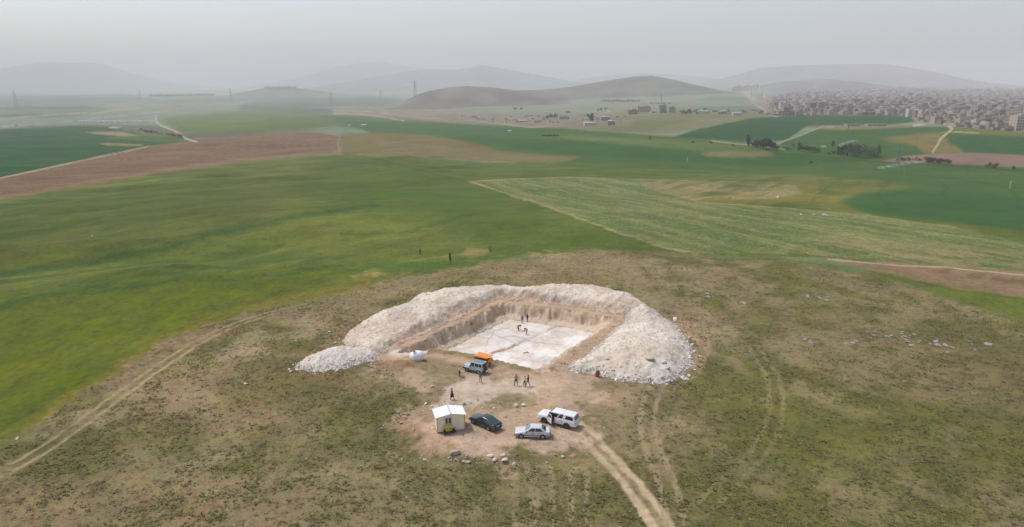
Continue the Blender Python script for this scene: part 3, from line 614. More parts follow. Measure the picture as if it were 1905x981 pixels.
# --- hills
HC = [(136, 132, 128), (150, 150, 150), (112, 120, 112), (140, 140, 132), (138, 130, 118), (136, 128, 116), (138, 122, 112), (126, 118, 100), (120, 128, 108)]
hn = fbm(X, Y, 260, 4, 280)
for i, c in enumerate(HC):
    m = (hid == i); gk = .5 if i < 5 else (.62 if i == 8 else .5); c0 = s2l(c) * gk; c1 = s2l((112, 128, 98)) * gk; k2 = (sst(.42, .6, hn) * (.15 if i in (0, 1, 4, 6) else (.35 if i == 7 else .6)))[..., None]
    cc = c0 + (c1 - c0) * k2
    gu = fbm(X + 60 * hn, Y * .6, 90, 4, 290 + i); cc = cc * (1 - .28 * sst(.52, .62, gu))[..., None] * (1 + .25 * sst(.45, .34, gu))[..., None]
    A = np.where(m[..., None], cc, A); CL[m] = .1
    CLASSES.append(('hill' if i in (5, 6, 7, 8) else 'mountain', HILLS[i][0], 'hill' if i in (5, 6, 7, 8) else 'mountain')); ID[m] = len(CLASSES) - 1
A = np.clip(A, .01, .9)
GM = ground_mat()
Vall = np.stack([X, Y, Z], -1).reshape(-1, 3); Aall = np.concatenate([A, np.ones(X.shape + (1,))], -1).reshape(-1, 4); Call = CL.ravel()
ii = np.arange(NY * NX).reshape(NY, NX)
quads = np.stack([ii[:-1, :-1], ii[:-1, 1:], ii[1:, 1:], ii[1:, :-1]], -1).reshape(-1, 4)
fid = ID[:-1, :-1].ravel()
for c, (nm_, lab, cat) in enumerate(CLASSES):
    q = quads[fid == c]
    if not len(q): continue
    used, inv = np.unique(q, return_inverse=True)
    o = np_mesh(nm_, Vall[used], inv.reshape(q.shape), [GM], {'tint': ('FLOAT_COLOR', Aall[used]), 'clump': ('FLOAT', Call[used])})
    tag(o, lab, cat, kind='structure')
scrub_f = sc * (PD < -.3)
# ------------------------------------------------------------------ haze
hz = MB(); zlow = float(Z.min()) - 1.0; ztop = max(float(Z.max()), CH) + 8
hz.box(-17600, 17600, -400, 17600, zlow, ztop)
hm = bpy.data.materials.new('haze'); hm.use_nodes = True; ht = hm.node_tree; ht.nodes.clear()
pv = ht.nodes.new('ShaderNodeVolumePrincipled'); pv.inputs['Density'].default_value = HAZE; pv.inputs['Color'].default_value = (*HAZE_COL, 1)
ho = ht.nodes.new('ShaderNodeOutputMaterial'); ht.links.new(pv.outputs[0], ho.inputs['Volume'])
tag(hz.build('haze', hm), 'pale dusty haze filling the air over the plain', 'haze', kind='stuff')

# ------------------------------------------------------------------ spoil heaps: height fields with their own mesh
heapM = mat('spoil', (1, 1, 1), .95, spec=.15, noise=.17, nscale=2.4, attr='tint', bump=.6)
HEAPS = []
def heap(name, lab, poly, slope, top, cols, seed, step=.2, ridge=None, lump=1.0, inner=0, ledge=1.6):
    P = np.array(poly); x0, y0 = P.min(0) - 1; x1, y1 = P.max(0) + 1
    gx, gy = np.meshgrid(np.arange(x0, x1, step), np.arange(y0, y1, step))
    n1 = fbm(gx, gy, 4.5, 4, seed) - .5; n2 = fbm(gx, gy, 1.2, 4, seed + 7) - .5; n3 = fbm(gx, gy, .45, 2, seed + 13) - .5
    d = sdist(gx, gy, poly) + n1 * 1.5 + n2 * .5
    tp = top(gx, gy) if callable(top) else top
    s_ = slope * d; h = np.where(d > 0, tp * (1 - np.exp(-np.clip(s_, 0, None) / tp * 1.25)), s_)
    gl = sst(.7, .1, np.clip(h / tp, 0, 1))
    # gullies running down the flanks
    gn = fbm(gx * 1.0 + n1 * 3, gy * 1.0, .9, 2, seed + 21) - .5
    h = h + np.where(d > 0, sst(0, 1.5, d), 0) * lump * (n1 * 1.2 + n2 * .6 + n3 * .24 + gn * .4 * gl) + n3 * .14
    zz = zf(gx.ravel(), gy.ravel()).reshape(gx.shape)
    if PITH: 
        zz = np.where(sdist(gx, gy, PIT) > -.9, np.minimum(zz, 0) , zz)
    pitd = sdist(gx, gy, PIT)
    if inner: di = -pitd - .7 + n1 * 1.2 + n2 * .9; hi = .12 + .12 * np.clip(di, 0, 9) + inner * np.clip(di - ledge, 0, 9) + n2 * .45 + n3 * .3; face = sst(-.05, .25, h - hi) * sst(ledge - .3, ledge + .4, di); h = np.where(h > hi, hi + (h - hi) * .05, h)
    h = np.where(pitd > -.55 + n2 * .6, -1.0, h)
    z = zz + h - .05
    a, b, c = [alb(q) for q in cols]; pitd = pitd
    k1 = sst(.42, .6, fbm(gx, gy, 5, 4, seed + 3)); k2 = sst(.5, .68, fbm(gx, gy, 2.2, 4, seed + 5))
    col = a + (b - a) * k1[..., None]; k3 = sst(.55, .7, fbm(gx, gy, 7, 4, seed + 9)); col = col + (alb((188, 176, 168)) - col) * (k3 * .4)[..., None]; col = col + (c - col) * (k2 * .55)[..., None]; ke = sst(3.2, 1.8, -pitd + n1 * 2) * (.85 if seed == 301 else .6); col = col + (alb((196, 164, 138)) * (.85 + .3 * k1[..., None]) - col) * ke[..., None]
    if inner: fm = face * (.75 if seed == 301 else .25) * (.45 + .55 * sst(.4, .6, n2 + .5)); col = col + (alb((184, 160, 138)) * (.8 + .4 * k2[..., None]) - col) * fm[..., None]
    sp = vn(gx / .33, gy / .33, seed + 50); col = col * (1 + ((sp > .8) * .10 - (sp < .14) * .2))[..., None]
    ny, nx = gx.shape; ii = np.arange(ny * nx).reshape(ny, nx)
    q = np.stack([ii[:-1, :-1], ii[:-1, 1:], ii[1:, 1:], ii[1:, :-1]], -1).reshape(-1, 4)
    keep = (h.ravel()[q].max(1) > -.12); q = q[keep]; used, inv = np.unique(q, return_inverse=True)
    V = np.stack([gx, gy, z], -1).reshape(-1, 3)[used]; C = np.concatenate([np.clip(col, .02, .9), np.ones(gx.shape + (1,))], -1).reshape(-1, 4)[used]
    o = np_mesh(name, V, inv.reshape(q.shape), [heapM], {'tint': ('FLOAT_COLOR', C)}); tag(o, lab, 'spoil heap', 'excavated spoil round the pit')
    HEAPS.append((x0, y0, step, z, h, gx.shape)); return o
PITH = False
WH = ((228, 213, 196), (216, 198, 178), (200, 176, 152)); GR = ((228, 217, 205), (218, 205, 191), (212, 194, 175)); RW = ((228, 217, 204), (219, 205, 188), (207, 187, 165))
BANK = [(-20.2, 108.6), (-11.4, 122.3), (-3.0, 136.6), (9, 132.6), (20.8, 126.6), (23, 127.5), (27.2, 130.5), (25, 138), (18.5, 143.5), (8, 144.5), (3, 142.8), (-4, 144.3), (-12, 143.6), (-20, 136), (-27, 124), (-29.5, 113), (-25.5, 107.2)]
heap('spoil_bank', 'long pale bank of dug earth curving round the back and left rim of the pit', BANK, .85, lambda x, y: 2.3 + .55 * np.exp(-((x + 13) / 5) ** 2 - ((y - 139) / 5) ** 2) + .5 * np.exp(-((x - 17) / 6) ** 2 - ((y - 138) / 5) ** 2) - 1.1 * sst(126, 108, y), WH, 301, inner=.62, lump=.7)
HR = [(9.0, 99.2), (12.5, 98.6), (16.5, 96.2), (21.5, 95.4), (25.5, 97.4), (28.3, 102), (29.8, 108), (30.3, 115), (29.5, 122), (28, 129), (25.5, 131.5), (22.6, 128.2), (21.8, 124.6), (16.5, 114.5), (11, 104.5), (8.4, 101)]
heap('spoil_heap', 'largest broad white rubble heap at the right side of the pit', HR, .62, lambda x, y: 3.0 + 0 * x, RW, 331, lump=.65, inner=.42, ledge=1.0)
HL = [(-33.8, 100.6), (-30.5, 99.4), (-26, 100.6), (-22.4, 103.2), (-21.5, 106), (-23.5, 109), (-27.5, 110.8), (-31, 108.6), (-33.5, 104.5)]
heap('spoil_heap', 'small grey white conical heap at the left end of the dig', HL, .62, lambda x, y: 1.2 + 2.3 * np.exp(-((x + 27.8) / 3.2) ** 2 - ((y - 105.6) / 3) ** 2), GR, 361, lump=.55)
def ztopat(x, y):
    z = zg(x, y)
    for x0, y0, st_, zz, h, sh in HEAPS:
        i = int(round((x - x0) / st_)); j = int(round((y - y0) / st_))
        if 0 <= i < sh[1] and 0 <= j < sh[0] and h[j, i] > 0: z = max(z, float(zz[j, i]))
    return z
# ------------------------------------------------------------------ rocks
def rock_mesh(seed, flat=.7, n=2):
    rn = random.Random(seed); import bmesh
    bm = bmesh.new(); bmesh.ops.create_icosphere(bm, subdivisions=n, radius=1)
    ax = [Vector((rn.uniform(-1, 1), rn.uniform(-1, 1), rn.uniform(-1, 1))).normalized() for _ in range(9)]; ds = [rn.uniform(.55, .9) for _ in ax]
    for v in bm.verts:
        for a_, d_ in zip(ax, ds):
            q = v.co.dot(a_)
            if q > d_: v.co -= a_ * (q - d_)
        v.co *= rn.uniform(.94, 1.06); v.co.z *= flat
    me = bpy.data.meshes.new('rock'); bm.to_mesh(me); bm.free(); return me
rockM = mat('pale_limestone', (1, 1, 1), .95, spec=.15, noise=.18, nscale=3, objcol=True, bump=.5)
RMESH = [rock_mesh(900 + i, [.75, .6, .45, .8, .5, .65][i]) for i in range(6)]
for m_ in RMESH: m_.materials.append(rockM)
RN = random.Random(41)
def rock(x, y, r, lab, grp, col=(.60, .55, .49), flat=1.0, cat='rock', name='rock'):
    o = bpy.data.objects.new(name, RN.choice(RMESH)); COL.objects.link(o); z = ztopat(x, y)
    sx, sy, sz = r * RN.uniform(.8, 1.3), r * RN.uniform(.7, 1.1), r * RN.uniform(.75, 1.1) * flat
    o.location = (x, y, z + sz * .25); o.rotation_euler = (RN.uniform(-.3, .3), RN.uniform(-.3, .3), RN.uniform(0, 6.3)); o.scale = (sx, sy, sz)
    k = RN.uniform(.82, 1.1); o.color = (col[0] * k, col[1] * k, col[2] * k, 1)
    return tag(o, lab, cat, grp)
for u, v, r, lab in [(846, 845, .62, 'largest rounded boulder on the berm in front of the cabin'), (912.5, 849, .36, 'round pale stone between the two groups on the berm edge'), (920, 857, .38, 'tan boulder just below the berm edge, left of the jagged white rocks'), (940, 858, .55, 'jagged long white boulder at the right end of the berm'), (936, 847, .3, 'upright white stone behind the jagged boulder on the berm'), (957, 865, .32, 'small round boulder lying in the grass past the jagged one'),
                     (863, 753, .4, 'pink white boulder behind the cabin roof corner'), (974, 755, .42, 'bright pale boulder on the dirt rise behind the cars'), (960, 756, .36, 'paler stone left of the bright boulder behind the cars'), (804, 797.5, .22, 'small white stone against the left foot of the cabin'), (804, 720, .34, 'white rock at the upper left edge of the dirt apron'),
                     (1129, 685, .42, 'white block resting at the foot of the broad heap above the drum'), (1240, 701, .45, 'big white boulder fallen from the right toe of the broad heap'), (1244, 711, .42, 'lone white boulder in the grass below the broad heap'), (1256, 594, .5, 'white block at the upper right shoulder of the broad heap'), (1234, 693, .5, 'white boulder embedded at the right toe of the broad heap'), (1207, 693, .8, 'wide slab-like boulder at the front toe of the broad heap'),
                     (1448, 369, 1.3, 'low tan clod mound on the tan patch above the crop rows'), (1490, 400, .8, 'leftmost pale mound on the upper edge of the crop rows'), (1515, 401, .9, 'middle pale mound on the upper edge of the crop rows'), (1535, 403, 1.4, 'mound-like tan boulder beside the crop rows on the slope'), (1268, 657, .35, 'small white rock off the right flank of the broad heap'), (1292, 655, .34, 'white stone alone in the grass right of the broad heap'), (457, 715, .3, 'single white stone in the dry grass left of the small heap'), (33, 817, .3, 'single white rock beside the wheel ruts on the left'), (541, 692, .28, 'white stone just outside the left toe of the small heap'), (613, 618, .38, 'pale rock above the peak of the small heap'), (172, 440, .35, 'white rock standing alone in the green field')]:
    x, y, z = hit(u, v); rock(x, y, r, lab, 'named boulders of the site', (.62, .56, .50) if r < .6 else (.52, .43, .36))
def along(poly, n, spread, rmin, rmax, lab, grp, seg=None, col=(.64, .6, .55)):
    P = poly if seg is None else [poly[i] for i in seg]; L_ = [(math.dist(P[i], P[i + 1])) for i in range(len(P) - 1)]; tot = sum(L_)
    for _ in range(n):
        t = RN.uniform(0, tot); i = 0
        while t > L_[i] and i < len(L_) - 1: t -= L_[i]; i += 1
        k = min(t / L_[i], 1); x = P[i][0] + (P[i + 1][0] - P[i][0]) * k + RN.gauss(0, spread); y = P[i][1] + (P[i + 1][1] - P[i][1]) * k + RN.gauss(0, spread)
        if sdist(np.array([x]), np.array([y]), PIT)[0] > -1: continue
        rock(x, y, rmin + (rmax - rmin) * RN.random() ** 2.2, lab, grp, col)
along(HR, 74, .8, .12, .42, 'white stone shed along the toe of the broad rubble heap', 'stones at the toe of the broad heap', [0, 1, 2, 3, 4, 5, 6, 7, 8, 9])
along(HL, 30, .6, .1, .3, 'white stone shed along the toe of the small conical heap', 'stones at the toe of the small heap', [8, 0, 1, 2, 3])
along(BANK, 26, .9, .1, .32, 'pale stone along the outer foot of the long bank', 'stones at the foot of the long bank', [13, 14, 15, 16])
along([plane_hit(u, v)[:2] for u, v in [(775, 850), (840, 854), (900, 856), (960, 858), (1040, 850)]], 30, .45, .09, .3, 'tan stone in the row along the car park berm', 'stones along the berm', col=(.5, .42, .35))
along([plane_hit(u, v)[:2] for u, v in [(700, 800), (740, 780), (790, 755), (830, 748), (880, 752), (950, 762)]], 26, .7, .1, .28, 'pale stone scattered behind the cabin and cars', 'stones behind the cabin', col=(.6, .54, .48))
for cx, cy, rr, n in [(1328, 549, 3, 8), (1374, 564, 2, 7), (1550, 638, 5, 14), (1665, 624, 4, 11), (1700, 632, 4.5, 14), (1515, 553, 4, 8), (1730, 645, 4, 7), (1840, 640, 5, 6)]:
    gx_, gy_, _ = hit(cx, cy)
    for _ in range(n):
        rock(gx_ + RN.gauss(0, rr * .6), gy_ + RN.gauss(0, rr * .35), RN.uniform(.2, .62), 'flat pale rock of the outcrops in the grass on the right', 'rock outcrops in the grass', (.29, .265, .235), .3)
# rubble: too many to count
def rubble(name, lab, spots, size, cols, seed):
    rs = np.random.RandomState(seed); n = len(spots); base_ = np.array([(1, 0, 0), (-.5, .87, 0), (-.5, -.87, 0), (0, 0, 1.0), (.1, .1, -.9)])
    ang = rs.rand(n) * 6.28; s = size[0] + (size[1] - size[0]) * rs.rand(n) ** 3
    V = base_[None] * (s[:, None] * (.7 + .6 * rs.rand(n, 5)))[..., None]; V[..., 2] *= .75
    tilt = rs.randn(n) * .4; c, s2 = np.cos(tilt), np.sin(tilt); y = V[..., 1] * c[:, None] - V[..., 2] * s2[:, None]; z = V[..., 1] * s2[:, None] + V[..., 2] * c[:, None]; V[..., 1] = y; V[..., 2] = z
    c, s2 = np.cos(ang)[:, None], np.sin(ang)[:, None]; x = V[..., 0] * c - V[..., 1] * s2; y = V[..., 0] * s2 + V[..., 1] * c; V[..., 0] = x; V[..., 1] = y
    V += np.array(spots)[:, None, :]
    f = np.array([(0, 1, 3), (1, 2, 3), (2, 0, 3), (1, 0, 4), (2, 1, 4), (0, 2, 4)]); Fq = (np.arange(n)[:, None, None] * 5 + f[None]).reshape(-1, 3)
    cc = np.array(cols)[rs.randint(0, len(cols), n)] * (.8 + .35 * rs.rand(n))[:, None]; C = np.ones((n, 5, 4)); C[..., :3] = cc[:, None]
    o = np_mesh(name, V.reshape(-1, 3), Fq, [mat('rubble', (1, 1, 1), .95, spec=.1, attr='tint')], {'tint': ('FLOAT_COLOR', C.reshape(-1, 4))}, smooth=False)
    return tag(o, lab, 'rubble', kind='stuff')
sp = []; rs = np.random.RandomState(5)
for (x0, y0, st_, zz, h, sh), n in zip(HEAPS, (4600, 3400, 1000)):
    ok = np.argwhere(h > .05); w_ = np.where(h[ok[:, 0], ok[:, 1]] < .8, 5.0, 1.0); pk = ok[rs.choice(len(ok), n, p=w_ / w_.sum())]
    for j, i in pk[:0]: pass
    for j, i in pk: sp.append((x0 + (i + rs.rand() - .5) * st_, y0 + (j + rs.rand() - .5) * st_, zz[j, i] + .02))
toe_ = []
for q_, (x0, y0, st_, zz, h, sh) in enumerate(HEAPS[1:]):
    ok = np.argwhere((h > -.05) & (h < .55))
    for j, i in ok[rs.choice(len(ok), 1500 if q_ == 0 else 420)]: toe_.append((x0 + i * st_, y0 + j * st_, zz[j, i] + .05))
rubble('rubble', 'larger broken white stones piled along the toes of the heaps', toe_, (.08, .34), [(.76, .72, .67), (.66, .61, .56), (.55, .49, .43)], 9)
rubble('rubble', 'loose pale rubble covering the spoil heaps', sp, (.04, .21), [(.72, .66, .60), (.66, .59, .52), (.76, .71, .66), (.56, .48, .41)], 3)
sx_ = rs.uniform(-34, 34, 60000); sy_ = rs.uniform(66, 150, 60000)
dz_ = np.minimum.reduce([np.abs(sdist(sx_, sy_, np.array(HR))), np.abs(sdist(sx_, sy_, np.array(HL)))]); pk_ = sdist(sx_, sy_, [(-15, 78), (-9, 88), (-2, 90), (6, 86), (13, 80), (8, 74.5), (0, 72.2), (-9, 72.6)])
prob = np.exp(-np.clip(dz_, 0, 50) / .8) * .9 + .30 * (pk_ > 0) + .5 * np.exp(-np.abs(pk_) / .6) * (sy_ < 76) + .006 + .04 * np.exp(-((sx_ + 12) / 7) ** 2 - ((sy_ - 84) / 7) ** 2) * 2
ok = (rs.rand(60000) < prob) & (sdist(sx_, sy_, PIT) < -.5); zz_ = zf(sx_[ok], sy_[ok])
rubble('gravel', 'gravel and small stones strewn over the car park and grass', np.stack([sx_[ok], sy_[ok], zz_ + .01], 1), (.035, .15), [(.5, .43, .36), (.6, .54, .47), (.44, .34, .27)], 4)
# grass tussocks of the dry slope
n = 150000; gy_ = 55 + (190 - 55) * rs.rand(n) ** 1.35; gx_ = (rs.rand(n) * 2 - 1) * np.maximum(gy_,60) * .84
uu, vv = proj(gx_, gy_, zf(gx_, gy_)); dn = fbm(gx_, gy_, 4.5, 4, 202) * .5 + fbm(gx_, gy_, 1.3, 3, 203) * .5
okk = (sdist(uu, vv, np.array(SCR)) > 2) & (sdist(gx_, gy_, PIT) < -1) & (sdist(gx_, gy_, np.array(HR)) < -.6) & (sdist(gx_, gy_, np.array(HL)) < -.5) & (sdist(gx_, gy_, np.array(BANK)) < -.5) & (pk_ is not None)
site_ = [(-20, 106), (-12, 88), (-14, 79), (-11, 73), (10, 73), (14, 80), (12, 92), (14, 98), (8, 101), (-6, 107)]
okk &= ~((sdist(gx_, gy_, site_) > -1) & (rs.rand(n) < .985)) & (rs.rand(n) < np.clip((dn - .43) * 7, .05, 1))
for lnp in ([(1040, 775), (1075, 795), (1110, 826), (1150, 866), (1190, 915), (1225, 965), (1262, 1020)], [(-60, 905), (20, 868), (110, 812), (200, 745), (300, 673), (372, 627)]):
    dl, _ = ldist(gx_, gy_, [plane_hit(u, v)[:2] for u, v in lnp]); okk &= dl > 1.5
gx_, gy_, dn = gx_[okk], gy_[okk], dn[okk]; n = len(gx_); gz_ = zf(gx_, gy_)
nbld = 8; s = (.09 + .17 * rs.rand(n) ** 2)
an = rs.rand(n, nbld) * 6.28; ln_ = s[:, None] * (.7 + .6 * rs.rand(n, nbld)); cx_, sx2 = np.cos(an), np.sin(an)
V = np.zeros((n, nbld, 3, 3)); wd = .24 * ln_
V[..., 0, 0] = -sx2 * wd; V[..., 0, 1] = cx_ * wd; V[..., 1, 0] = sx2 * wd; V[..., 1, 1] = -cx_ * wd
V[..., 2, 0] = cx_ * ln_ * 1.1; V[..., 2, 1] = sx2 * ln_ * 1.1; V[..., 2, 2] = ln_ * (.45 + .4 * rs.rand(n, nbld))
V += np.stack([gx_, gy_, gz_ - .02], -1)[:, None, None, :]
pal = np.array([alb((112, 110, 64)), alb((130, 121, 82)), alb((100, 104, 62)), alb((150, 136, 100))]); cc = pal[rs.choice(4, n, p=[.42, .26, .17, .15])] * (.82 + .3 * rs.rand(n))[:, None]
C = np.ones((n, nbld, 3, 4)); C[..., :3] = cc[:, None, None]
gm = mat('dry_grass', (1, 1, 1), 1, spec=.05, attr='tint')
tag(np_mesh('grass', V.reshape(-1, 3), np.arange(n * nbld * 3).reshape(-1, 3), [gm], {'tint': ('FLOAT_COLOR', C.reshape(-1, 4))}, smooth=False), 'low tussocks of dry and green grass over the slope', 'grass', kind='stuff')
# ------------------------------------------------------------------ vehicles
TY = mat('tyre', (.022, .022, .023), .85); RIM = mat('rim_grey', (.34, .34, .35), .4, .6); DRIM = mat('rim_dark', (.06, .06, .065), .4, .5)
GLS = mat('car_glass', (.018, .022, .028), .08, spec=.8); GLB = mat('pale_glass', (.16, .21, .24), .12, spec=.8); BLK = mat('black_plastic', (.025, .025, .027), .6); SHD = mat('cab_shade', (.02, .019, .018), .9)
LAMP = mat('lamp_glass', (.6, .62, .64), .15, spec=.7); TAIL = mat('tail_lamp', (.28, .02, .018), .25); CHR = mat('chrome', (.6, .6, .6), .25, .9)
def loft(sts, M, name, mats, parent, bevel=.03):
    """closed body from stations (x, z_bottom, z_belt, z_top, half width at the belt, half width at the top)"""
    mb = MB(); vs = []; n = 12
    for x, zb, zm, zt, wm, wt in sts:
        prof = [(-wm * .9, zb), (-wm * .985, zb + .1), (-wm, zb + (zm - zb) * .55), (-wm * .985, zm), (-wt, zt - .02), (-wt * .55, zt + .012)]
        vs += [(x, y, z) for y, z in prof] + [(x, -y, z) for y, z in reversed(prof)]
    fs = []
    for k in range(len(sts) - 1):
        for i in range(n): j = (i + 1) % n; fs.append((k * n + i, k * n + j, (k + 1) * n + j, (k + 1) * n + i))
    fs.append(tuple(reversed(range(n)))); fs.append(tuple(range((len(sts) - 1) * n, len(sts) * n)))
    mb.add(vs, fs); return mb.build(name, mats, parent, bevel=bevel, smooth=True, seg=2)
def lerp3(a, b, t): return Vector(a) + (Vector(b) - Vector(a)) * t
def panel(parent, name, m, c4, u0, u1, v0, v1, off=.012, th=.02):
    """a pane set just proud of the four sided face c4 = bottom0, bottom1, top1, top0"""
    B0, B1, T1, T0 = [Vector(p) for p in c4]; nrm = (B1 - B0).cross(T0 - B0).normalized()
    ctr = (B0 + B1 + T1 + T0) / 4
    if nrm.dot(ctr - Vector((ctr.x * .8, 0, ctr.z - .25))) < 0: nrm = -nrm
    P = lambda u, v: lerp3(lerp3(B0, B1, u), lerp3(T0, T1, u), v)
    q = [P(u0, v0), P(u1, v0), P(u1, v1), P(u0, v1)]; mb = MB(); mb.hexa([p - nrm * th for p in q], [p + nrm * off for p in q])
    return mb.build(name, m, parent, bevel=.008, seg=1)
def wheel(parent, x, y, r, wd, rim_m, rr=.62):
    s = 1 if y > 0 else -1
    mb = MB(); mb.cyl((x, y - wd / 2, r), (x, y + wd / 2, r), r, n=24, rings=[(0, r * .9), (.15, r), (.85, r), (1, r * .9)])
    w_ = mb.build('wheel', TY, parent, smooth=False)
    q = MB(); q.cyl((x, y + s * (wd / 2 - .03), r), (x, y + s * (wd / 2 + .012), r), r * rr, n=20, rings=[(0, r * rr), (.7, r * rr), (1, r * rr * .82)])
    q.cyl((x, y + s * (wd / 2), r), (x, y + s * (wd / 2 + .03), r), r * .16, n=10)
    q.build('rim', rim_m, w_); return w_
def car(name, label, u, v, ang, spec, paint, side=None, grp=None, cat='car'):
    x, y, z = hit(u, v); root = tag(empty(name, (x, y, z + .02), ang), label, cat, grp)
    L, W, r, wb = spec['L'], spec['W'], spec['r'], spec['wb']; hw = W / 2
    loft(spec['st'], None, 'body', paint, root, .035)
    b0, b1, t0, t1, zb, zt, wb_, wt = spec['gh']              # x of front/back at belt, at roof, heights, half widths
    B = [(b0, -wb_, zb), (b0, wb_, zb), (b1, wb_, zb), (b1, -wb_, zb)]; T = [(t0, -wt, zt), (t0, wt, zt), (t1, wt, zt), (t1, -wt, zt)]
    mb = MB(); xm = (t0 + t1) / 2; mb.hexa(B, T); mb.build('roof', spec.get('roof_m', paint), root, bevel=.07, smooth=True, seg=3)
    panel(root, 'windscreen', spec.get('wind_m', GLS), [B[0], B[1], T[1], T[0]], .07, .93, .1, .9)
    panel(root, 'rear_window', spec.get('rear_m', GLS), [B[3], B[2], T[2], T[3]], .1, .9, *spec.get('rw', (.14, .88)))
    for s, (q0, q1, q2, q3) in ((1, (B[1], B[2], T[2], T[1])), (-1, (B[0], B[3], T[3], T[0]))):
        for u0, u1, v0, v1 in spec['win']:
            if spec.get('open') == s and u0 < .2: continue
            panel(root, 'side_window', GLS, [q0, q1, q2, q3], u0, u1, v0, v1)
        for xs in spec['seams']:
            m = MB(); m.box(xs - .008, xs + .008, s * hw * .985, s * (hw + .006), spec['st'][2][1] + .12, zb - .02); m.build('door_seam', BLK, root)
        for xs in spec['handles']:
            m = MB(); m.box(xs - .09, xs + .09, s * hw * .99, s * (hw + .022), zb - .16, zb - .12); m.build('door_handle', spec.get('handle_m', BLK), root)
        for xc in (wb / 2, -wb / 2):
            xc += spec.get('wo', 0)
            m = MB(); pts = [(xc + (r + .07) * math.cos(a), s * (hw - .12), r + (r + .07) * math.sin(a)) for a in np.linspace(-.45, math.pi + .45, 15)]
            pts2 = [(p[0], s * (hw + .006), p[2]) for p in pts]; m.add(pts + pts2, [tuple(range(15)), tuple(reversed(range(15, 30)))] + [(i, i + 1, i + 16, i + 15) for i in range(14)]); m.build('wheel_arch', BLK, root)
            wheel(root, xc, s * (hw - .10), r, .22, spec['rim'])
        mx_ = b0 + .05 * (b1 - b0) ; m = MB(); m.box(mx_ - .2, mx_ - .03, s * (hw + .0), s * (hw + .17), zb - .02, zb + .12)
        if spec.get('open') != s: m.build('wing_mirror', spec.get('mirror_m', BLK), root, bevel=.03)
        m = MB(); xf = L / 2; m.box(xf - .1, xf + .004, s * (hw - .46), s * (hw - .1), spec['lz'] - .07, spec['lz'] + .07); m.build('headlight', LAMP, root, bevel=.02)
        m = MB(); m.box(-xf - .006, -xf + .1, s * (hw - .32) if not spec.get('vt') else s * (hw - .2), s * (hw - .05), spec['tz'] - (.08 if not spec.get('vt') else .2), spec['tz'] + .08); m.build('tail_light', TAIL, root, bevel=.015)
        if spec.get('strip'):
            m = MB(); m.box(-L / 2 + .08, L / 2 - .12, s * (hw - .01), s * (hw + .018), .44, .52); m.build('side_trim', BLK, root)
    m = MB(); m.box(L / 2 - .1, L / 2 + .07, -hw * .93, hw * .93, spec['bz'] - .12, spec['bz'] + .1); m.build('front_bumper', spec.get('bump_m', BLK), root, bevel=.05)
    m = MB(); m.box(-L / 2 - .07, -L / 2 + .1, -hw * .93, hw * .93, spec['bz'] - .12, spec['bz'] + .1); m.build('rear_bumper', spec.get('bump_m', BLK), root, bevel=.05)
    m = MB(); m.box(L / 2 - .05, L / 2 + .012, -hw * .42, hw * .42, spec['lz'] - .07, spec['lz'] + .06); m.build('grille', BLK, root, bevel=.01)
    m = MB(); m.box(-L / 2 - .014, -L / 2 + .03, -.26, .26, spec['tz'] - .12, spec['tz'] - .01); m.build('number_plate', mat('plate', (.6, .6, .58), .5), root)
    return root
WHT = mat('white_paint', (.74, .74, .73), .3, spec=.5, coat=.5); SIL = mat('pearl_silver_paint', (.60, .60, .61), .32, metal=.15, coat=.5); GRN = mat('dark_green_paint', (.016, .035, .042), .25, metal=.2, coat=.8); JBL = mat('pale_blue_paint', (.36, .45, .49), .4, coat=.3)
sedan = dict(L=4.4, W=1.7, r=.30, wb=2.67, wo=.06, rim=RIM, strip=True, lz=.62, tz=.72, bz=.42, bump_m=mat('grey_bumper', (.12, .12, .125), .6),
    st=[(2.2, .3, .55, .66, .74, .66), (2.05, .24, .62, .76, .83, .74), (1.2, .2, .70, .86, .85, .76), (.75, .19, .74, .90, .85, .78), (-.9, .19, .76, .93, .85, .78), (-1.5, .2, .78, .96, .85, .78), (-2.05, .26, .76, .95, .83, .76), (-2.2, .32, .7, .86, .77, .7)],
    gh=(.98, -1.72, .22, -1.05, .90, 1.39, .80, .60), win=[(.13, .45, .14, .86), (.48, .88, .14, .86)], seams=(.85, -.1, -1.0), handles=(.05, -.85), wind_m=GLB, rear_m=GLS)
ANG = lambda dx, dy: math.atan2(dy, dx)
car('parked_car', 'silver white saloon car parked in front of the white pickup', 991, 811, ANG(-1, .07), sedan, SIL)
hatch = dict(sedan); hatch.update(gh=(.95, -2.0, .25, -.75, .90, 1.38, .80, .60), win=[(.12, .42, .14, .86), (.45, .72, .14, .86)], wind_m=GLS, rear_m=mat('dark_rear_glass', (.03, .05, .055), .1, spec=.8), L=4.45, strip=False, handles=(.05, -.8), bump_m=mat('dark_grey_bumper', (.07, .075, .08), .6), rw=(.12, .9))
car('parked_car', 'dark green liftback car parked beside the cream cabin', 903, 791.5, ANG(-.74, .67), hatch, GRN)
